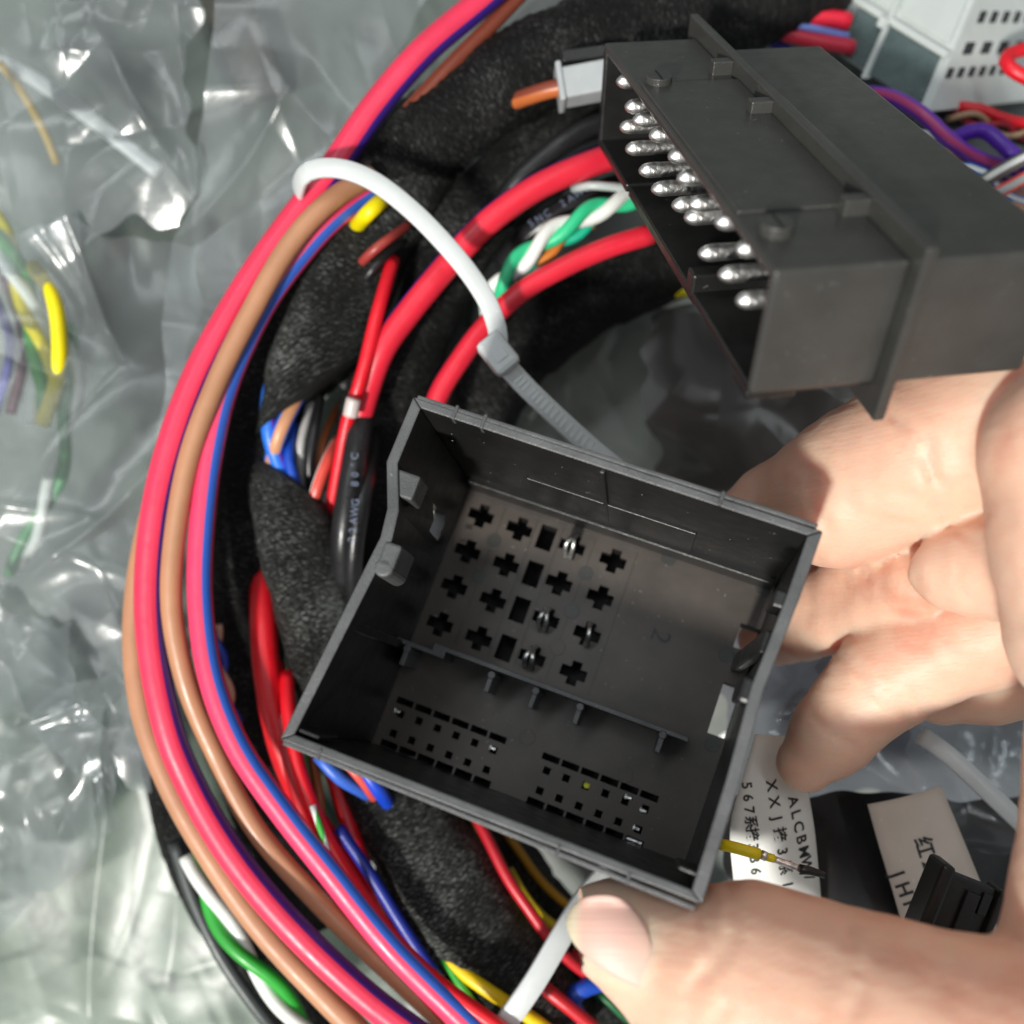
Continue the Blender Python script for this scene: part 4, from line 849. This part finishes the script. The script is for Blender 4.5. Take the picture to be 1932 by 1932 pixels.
# ------------------------------------------------------------------ paper labels, sleeve, small parts at the lower right
def strip_sheet(rows, n=9, th=.15):
    'paper strip: rows of (left u, v, d, right u, v, d)'
    V = []; F = []
    A = np.array([list(P(*r[:3])) + list(P(*r[3:])) for r in rows]); S = spline(A.tolist(), 1.5)
    for k in (0, 1):
        for r in S:
            a, b = r[:3], r[3:]
            for i in range(n):
                t = i / (n - 1); q = a * (1 - t) + b * t; q = q + np.array([0, 0, .8 * math.sin(math.pi * t) - k * th]); V.append(q)
    m = len(S)
    for j in range(m - 1):
        for i in range(n - 1):
            a = j * n + i; F.append((a, a + n, a + n + 1, a + 1)); b = a + m * n; F.append((b, b + 1, b + n + 1, b + n))
    for j in range(m - 1):
        for i, s in ((0, 1), (n - 1, -1)):
            a = j * n + i; b = a + m * n; F.append((a, b, b + n, a + n)[::s])
    for i in range(n - 1):
        a = i; b = i + m * n; F.append((a, a + 1, b + 1, b)); a = (m - 1) * n + i; b = a + m * n; F.append((a, b, b + 1, a + 1))
    return V, F
V, F = strip_sheet([(1425, 1385, 152, 1500, 1388, 154), (1400, 1470, 150, 1520, 1470, 153), (1378, 1560, 150, 1536, 1560, 153), (1384, 1660, 152, 1546, 1660, 154), (1400, 1780, 154, 1556, 1780, 156)])
lab = mk('paper_label', V, F, PAPER); tag(lab, 'white paper label with three lines of dark print behind the socket', 'label', 'paper labels')
def letters(parent, rows, V, F):
    bv = BVHTree.FromPolygons([Vector(v) for v in V], F); eye = Vector((0, 0, CZ))
    for (txt, u0, v0, u1, v1, d, size) in rows:
        n = len(txt)
        a, b = P(u0, v0, d), P(u1, v1, d); dirv = (b - a).normalized(); z = Vector((0, 0, 1)); y = z.cross(dirv)
        for k, ch in enumerate(txt):
            if ch == ' ': continue
            q = a.lerp(b, k / max(1, n - 1)); h = bv.ray_cast(eye, (q - eye).normalized())
            if h[0] is None: continue
            q = h[0]; zz = h[1] if h[1].z > 0 else -h[1]; dd = (dirv - zz * dirv.dot(zz)).normalized(); yy = zz.cross(dd)
            text_mesh('printed_character', ch, size, INK, mat3(dd, yy, zz, (q + zz * .05) * MM - parent.location), parent, .02, .022)
letters(lab, [('567系接3B6.1', 1408, 1482, 1430, 1690, 149.2, 2.2), ('XXJ接3系1部', 1455, 1482, 1490, 1700, 149.6, 2.4), ('ALCBMW/', 1496, 1512, 1526, 1655, 150.6, 2.5)], V, F)
V, F = strip_sheet([(1637, 1518, 156, 1775, 1482, 156), (1660, 1600, 156, 1812, 1570, 156), (1690, 1700, 156, 1860, 1690, 156), (1716, 1800, 158, 1900, 1800, 158)])
lab2 = mk('paper_label', V, F, plastic('shaded_white_paper', (.60, .52, .45), .6, .05, 1500, .2)); tag(lab2, 'shaded paper label with a few large characters beside the small black plug', 'label', 'paper labels')  # white paper, with shade and warm bounce put into its colour
letters(lab2, [('红2丁', 1742, 1598, 1764, 1665, 154.6, 3.2), ('JHFY', 1692, 1650, 1730, 1735, 154.6, 3.2)], V, F)
tag(sheet('black_sleeve', [(1360, 1500, 164), (1960, 1500, 164), (1980, 1880, 162), (1360, 1880, 164)], 80, 60, plastic('black_film', (.012, .012, .013), .38, .3, 300, .3), 91, 1.0, 1.6, 1.0),
    'black plastic sleeve under the two paper labels', 'sleeve')
o = mk('paper_tag', [tuple(P(800, 955, 170)), tuple(P(880, 965, 170)), tuple(P(870, 1040, 169)), tuple(P(792, 1030, 169))] + [tuple(P(800, 955, 170.4)), tuple(P(880, 965, 170.4)), tuple(P(870, 1040, 169.4)), tuple(P(792, 1030, 169.4))], [(0, 3, 2, 1), (4, 5, 6, 7), (0, 1, 5, 4), (1, 2, 6, 5), (2, 3, 7, 6), (3, 0, 4, 7)], plastic('tan_paper', (.55, .48, .42), .6, .05), smooth=False)
tag(o, 'tan paper tag glimpsed through the small window in the left of the socket', 'label')
# small black plug
pe = empty('plug_housing', P(1800, 1720, 140)); tag(pe, 'small black plug housing lying on the paper label at the lower right', 'connector')
a0 = Vector((.93, -.37, 0)); a1 = Vector((-.37, -.93, 0)).normalized()
q = P(1798, 1708, 138)
pbox('latch_rib', q + a0 * 1.2 + Vector((0, 0, 1.5)), a0 * 1.0, a1 * 3.0, (0, 0, .35), BLK, pe, .2)
pbox('side_step', q + a0 * 3.2 + a1 * -2.0 + Vector((0, 0, 1.3)), a0 * .7, a1 * 1.6, (0, 0, .4), BLK, pe, .15)
pbox('plug_cover', q + a0 * 1.0, a0 * 3.6, a1 * 4.4, (0, 0, 1.2), BLK, pe, .5)
pbox('plug_flange', q + a0 * -3.6, a0 * 1.0, a1 * 5.4, (0, 0, 2.6), BLK, pe, .6)
pbox('plug_flange', q + a0 * 4.8, a0 * .6, a1 * 4.8, (0, 0, 2.2), BLK, pe, .4)
pbox('plug_mouth', q + a1 * 4.9 + a0 * 1.0, a0 * 3.6, a1 * .9, (0, 0, 2.6), BLK, pe, .4)
pbox('plug_cavity', q + a1 * 5.0 + a0 * 1.2 + Vector((0, 0, 1.0)), a0 * 2.0, a1 * .6, (0, 0, 1.8), HOLE, pe, .1)
# crimped yellow wire
ye = empty('crimped_wire', P(1440, 1620, 136)); tag(ye, 'short yellow wire with crimped metal end leaving the right side of the socket', 'wire')
C = spline(ppath([(1355, 1592, 137), (1390, 1600, 136), (1432, 1612, 136)]), 1); V, F, LU, _ = tube(C, px(11, 136), 14); mk('insulation', V, F, wmat(YEL), ye, uvs=LU)
C = spline(ppath([(1436, 1612, 136), (1445, 1616, 136)]), .6); V, F, LU, _ = tube(C, px(9, 136), 12); mk('crimp', V, F, TIN, ye, uvs=LU)
C = spline(ppath([(1446, 1616, 136), (1460, 1620, 136)]), .6); V, F, LU, _ = tube(C, px(8, 136), 12); mk('insulation', V, F, wmat(YEL), ye, uvs=LU)
C = spline(ppath([(1460, 1621, 136), (1485, 1630, 136), (1510, 1640, 136)]), .8); V, F, LU, _ = tube(C, px(6.5, 136), 10); mk('crimp', V, F, TIN, ye, uvs=LU)
C = spline(ppath([(1508, 1640, 136), (1530, 1643, 136), (1556, 1652, 136)]), .8); V, F, LU, _ = tube(C, np.linspace(px(10, 136), px(6, 136), len(C)), 12); mk('boot', V, F, CABLE, ye, uvs=LU)

# ------------------------------------------------------------------ hand: one continuous skin from a distance field
chains = [  # (smoothness mm, [(u, v, depth, radius px)...])
    (2.2, [(1392, 985, 150, 58), (1470, 962, 148, 88), (1575, 938, 142, 130), (1640, 905, 139, 140), (1740, 860, 134, 156), (1860, 800, 130, 178), (2000, 740, 126, 205)]),      # index
    (1.6, [(1430, 1208, 171, 38), (1500, 1190, 164, 46), (1560, 1140, 156, 68), (1625, 1108, 150, 82), (1700, 1076, 144, 88), (1790, 1050, 138, 96), (1980, 1000, 128, 140)]),       # middle
    (1.4, [(1470, 1225, 168, 30), (1520, 1205, 160, 40), (1585, 1172, 152, 58), (1650, 1140, 145, 60), (1730, 1100, 136, 62)]),
    (1.6, [(1738, 1084, 129, 20), (1800, 1078, 127.5, 76), (1870, 1072, 125, 96), (2000, 1060, 120, 145)]),                                                      # palm pad
    (1.8, [(1520, 1440, 146, 54), (1572, 1382, 145, 76), (1618, 1330, 144, 80), (1665, 1285, 143, 92), (1740, 1235, 141, 98), (1850, 1180, 138, 118), (2000, 1120, 134, 150)]),      # little finger
    (1.6, [(1775, 1290, 148, 76), (1860, 1270, 145, 92), (2000, 1230, 140, 120)]),
    (2.5, [(2040, 860, 112, 180), (2060, 1020, 112, 170), (2080, 1200, 114, 170)]),                                                                             # heel of palm
    (2.2, [(1176, 1757, 119, 92), (1250, 1802, 119, 118), (1328, 1850, 117, 148), (1410, 1862, 115, 184), (1470, 1880, 113, 180), (1560, 1915, 111, 192), (1700, 1962, 107, 206), (1860, 2012, 104, 220), (2060, 2030, 102, 240)]),  # thumb
    (3.0, [(1560, 2160, 110, 200), (1760, 2300, 106, 300), (2060, 2300, 104, 340)]),                                                                            # ball of the thumb, unseen below the frame, added to shade the labels
    (2.5, [(1990, 1900, 106, 130), (2080, 1700, 108, 150), (2100, 1400, 112, 150)]),
]
def smin(a, b, k):
    h = np.clip(.5 + .5 * (b - a) / k, 0, 1); return b * (1 - h) + a * h - k * h * (1 - h)
def cone_sdf(Q, a, b, ra, rb):
    ab = b - a; t = np.clip(((Q - a) @ ab) / (ab @ ab), 0, 1)
    return np.linalg.norm(Q - (a + t[:, None] * ab), axis=1) - (ra + (rb - ra) * t)
BED = (np.array(P(1225, 1800, 118.2)), np.array([-.86, .5, 0]), np.array([-.5, -.86, 0]))   # nail bed: centre, axis to the tip, axis across
def bed_ab(Q):
    q = Q - BED[0]; return q @ BED[1], q @ BED[2], q[:, 2]
CREASES = [  # joint creases: u, v, depth, direction of the finger in the picture (du, dv), reach mm
    (1560, 945, 128, .95, -.30, 12), (1735, 845, 122, .88, -.47, 14), (1745, 835, 122, .9, -.43, 14), (1628, 1085, 143, .9, -.4, 7),
    (1648, 1300, 136, .72, -.70, 9), (1660, 1292, 136, .70, -.71, 9), (1572, 1380, 138, .68, -.73, 6),
    (1332, 1760, 110, .94, .34, 10), (1350, 1772, 109, .92, .38, 11), (1372, 1780, 109, .95, .31, 10), (1640, 1830, 100, .93, .37, 9), (1850, 1085, 116, .95, -.3, 8)]
def hand_mesh(vox=.62):
    pts = [(np.array(P(u, v, d)), px(r, d)) for _, c in chains for u, v, d, r in c]
    lo = np.min([p - r for p, r in pts], 0) - 3; hi = np.max([p + r for p, r in pts], 0) + 3
    lo[0] = max(lo[0], 8); hi[0] = min(hi[0], 74); lo[1] = max(lo[1], -104); hi[1] = min(hi[1], 30)
    n = np.ceil((hi - lo) / vox).astype(int)
    ax = [lo[k] + np.arange(n[k]) * vox for k in range(3)]
    G = np.stack(np.meshgrid(*ax, indexing='ij'), -1).reshape(-1, 3).astype(np.float32)
    tot = np.full(len(G), 1e3, np.float32)
    for k, c in chains:
        cur = None
        for i in range(len(c) - 1):
            a, b = np.array(P(*c[i][:3])), np.array(P(*c[i + 1][:3])); ra, rb = px(c[i][3], c[i][2]), px(c[i + 1][3], c[i + 1][2])
            s = cone_sdf(G, a, b, ra, rb)
            cur = s if cur is None else smin(cur, s, k)
        tot = smin(tot, cur, 1.1)
    a_, b_, c_ = bed_ab(G)
    e = ((np.abs(a_) / 11.6) ** 2.3 + (np.abs(b_) / 5.9) ** 2.3 + (np.abs(c_) / 6.8) ** 2.3) ** (1 / 2.3)
    tot = smin(tot, ((e - 1) * 5.9).astype(np.float32), 1.2)
    for (u, v, d, du, dv, R_) in CREASES:
        q = G - np.array(P(u, v, d)); al = q[:, 0] * du - q[:, 1] * dv; ac = q[:, 0] * dv + q[:, 1] * du
        al = al + .5 * np.sin(ac * .8 + u)
        tot += (.42 * np.exp(-(al / .55) ** 2) - .12 * np.exp(-(al / 1.8) ** 2)) * np.exp(-(np.linalg.norm(q, axis=1) / R_) ** 4)
    x, y, z = G.T
    tot += .10 * np.sin(x * .55 + 1.3 * np.sin(y * .4)) * np.sin(y * .6 + z * .4) + .06 * np.sin(x * 1.3 + y * 1.1) * np.sin(z * 1.2 - y) + .03 * np.sin(x * 2.6 - y * 2.1 + np.sin(z * 2)) * np.sin(y * 2.9 + z)
    S = tot.reshape(n)
    # surface nets
    neg = S < 0
    idx = -np.ones(tuple(n - 1), int); acc = np.zeros(tuple(n - 1) + (3,)); cnt = np.zeros(tuple(n - 1))
    base = np.stack(np.meshgrid(*[np.arange(m - 1) for m in n], indexing='ij'), -1)
    sl = lambda o: tuple(slice(o[k], n[k] - 1 + o[k]) for k in range(3))
    cor = [(i, j, k) for i in (0, 1) for j in (0, 1) for k in (0, 1)]
    for a in cor:
        for d in range(3):
            if a[d] == 0:
                b = list(a); b[d] = 1; b = tuple(b)
                sa, sb = S[sl(a)], S[sl(b)]; cr = (sa < 0) != (sb < 0)
                t = np.where(cr, sa / np.where(cr, sa - sb, 1), 0)
                pos = np.zeros(sa.shape + (3,)); pos[...] = a; pos[..., d] = t
                acc += pos * cr[..., None]; cnt += cr
    act = cnt > 0; idx[act] = np.arange(act.sum())
    V = lo + (base[act] + acc[act] / cnt[act][:, None]) * vox
    F = []
    for d in range(3):
        e1, e2 = [(1, 2), (2, 0), (0, 1)][d]
        A = neg; sh = [slice(1, n[k] - 1) for k in range(3)]; sh[d] = slice(0, n[d] - 1); sh2 = list(sh); sh2[d] = slice(1, n[d])
        a_, b_ = neg[tuple(sh)], neg[tuple(sh2)]; cr = np.argwhere(a_ != b_)
        if not len(cr): continue
        off = np.array([1, 1, 1]); off[d] = 0; c = cr + off
        sgn = a_[tuple(cr.T)]
        def cell(o1, o2):
            q = c.copy(); q[:, e1] += o1; q[:, e2] += o2; return idx[tuple(q.T)]
        q = np.stack([cell(-1, -1), cell(0, -1), cell(0, 0), cell(-1, 0)], 1)
        q[~sgn] = q[~sgn][:, ::-1]; F += q[(q >= 0).all(1)].tolist()
    return V, F
HV, HF = hand_mesh()
hand = mk('person', HV, HF, SKIN); tag(hand, 'bare hand holding the two black connectors between thumb and fingers', 'person')
sm = hand.modifiers.new('Smooth', 'SMOOTH'); sm.factor = .5; sm.iterations = 2
# nail of the thumb, laid on the skin
bpy.context.view_layer.update()
bvh = BVHTree.FromPolygons([Vector(v) for v in HV], HF)
outl = [(1066, 1738), (1080, 1708), (1106, 1692), (1148, 1688), (1185, 1703), (1212, 1733), (1230, 1774), (1238, 1812), (1238, 1845), (1222, 1868), (1190, 1858), (1150, 1838), (1108, 1808), (1078, 1774)]
cx_, cy_ = 1158, 1780
def hit(u, v):
    d = P(u, v, 100) - Vector((0, 0, CZ)); r = bvh.ray_cast(Vector((0, 0, CZ)), d.normalized()); return r[0]
O = spline([(a, b, 0) for a, b in outl + outl[:1]], 8)[:-1]
def nail_d(u, v, lift=0):
    d = 112.0
    for _ in range(6):
        a, b, c = bed_ab(np.array([P(u, v, d)]))
        k = 1 - (abs(a[0]) / 12.3) ** 2.3 - (abs(b[0]) / 6.5) ** 2.3
        d = 118.2 - 7.15 * max(.001, k) ** (1 / 2.3)
    return min(d, 117.5)
rings = 9; V = []; UV = []; F = []; base0 = hit(cx_, cy_)
zs = {}
for r_ in range(rings + 1):
    for (a, b, _) in O:
        t = max(r_ / rings, .03); u, v = cx_ + (a - cx_) * t, cy_ + (b - cy_) * t
        d = nail_d(u, v); lift = 0
        # the plate arches less than the fingertip near its rim
        q = P(u, v, d - lift); V.append(q); UV.append(((u - 1064) / 176, (v - 1688) / 192))
m_ = len(O); F.append(tuple(range(m_)))
for r_ in range(rings):
    for k in range(m_): F.append((r_ * m_ + k, (r_ + 1) * m_ + k, (r_ + 1) * m_ + (k + 1) % m_, r_ * m_ + (k + 1) % m_))
n0 = len(V)
for (a, b, _) in O:                                   # free rim folded down into the skin
    d = nail_d(a, b); V.append(P(a, b, d + .5)); UV.append(((a - 1064) / 176, (b - 1688) / 192))
for k in range(m_): F.append((rings * m_ + k, n0 + k, n0 + (k + 1) % m_, rings * m_ + (k + 1) % m_))
nail = mk('thumb_nail', V, F, NAIL, hand, uvs=UV)
sm = nail.modifiers.new('Smooth', 'SMOOTH'); sm.factor = .5; sm.iterations = 3
print('OBJECTS', len(bpy.data.objects))
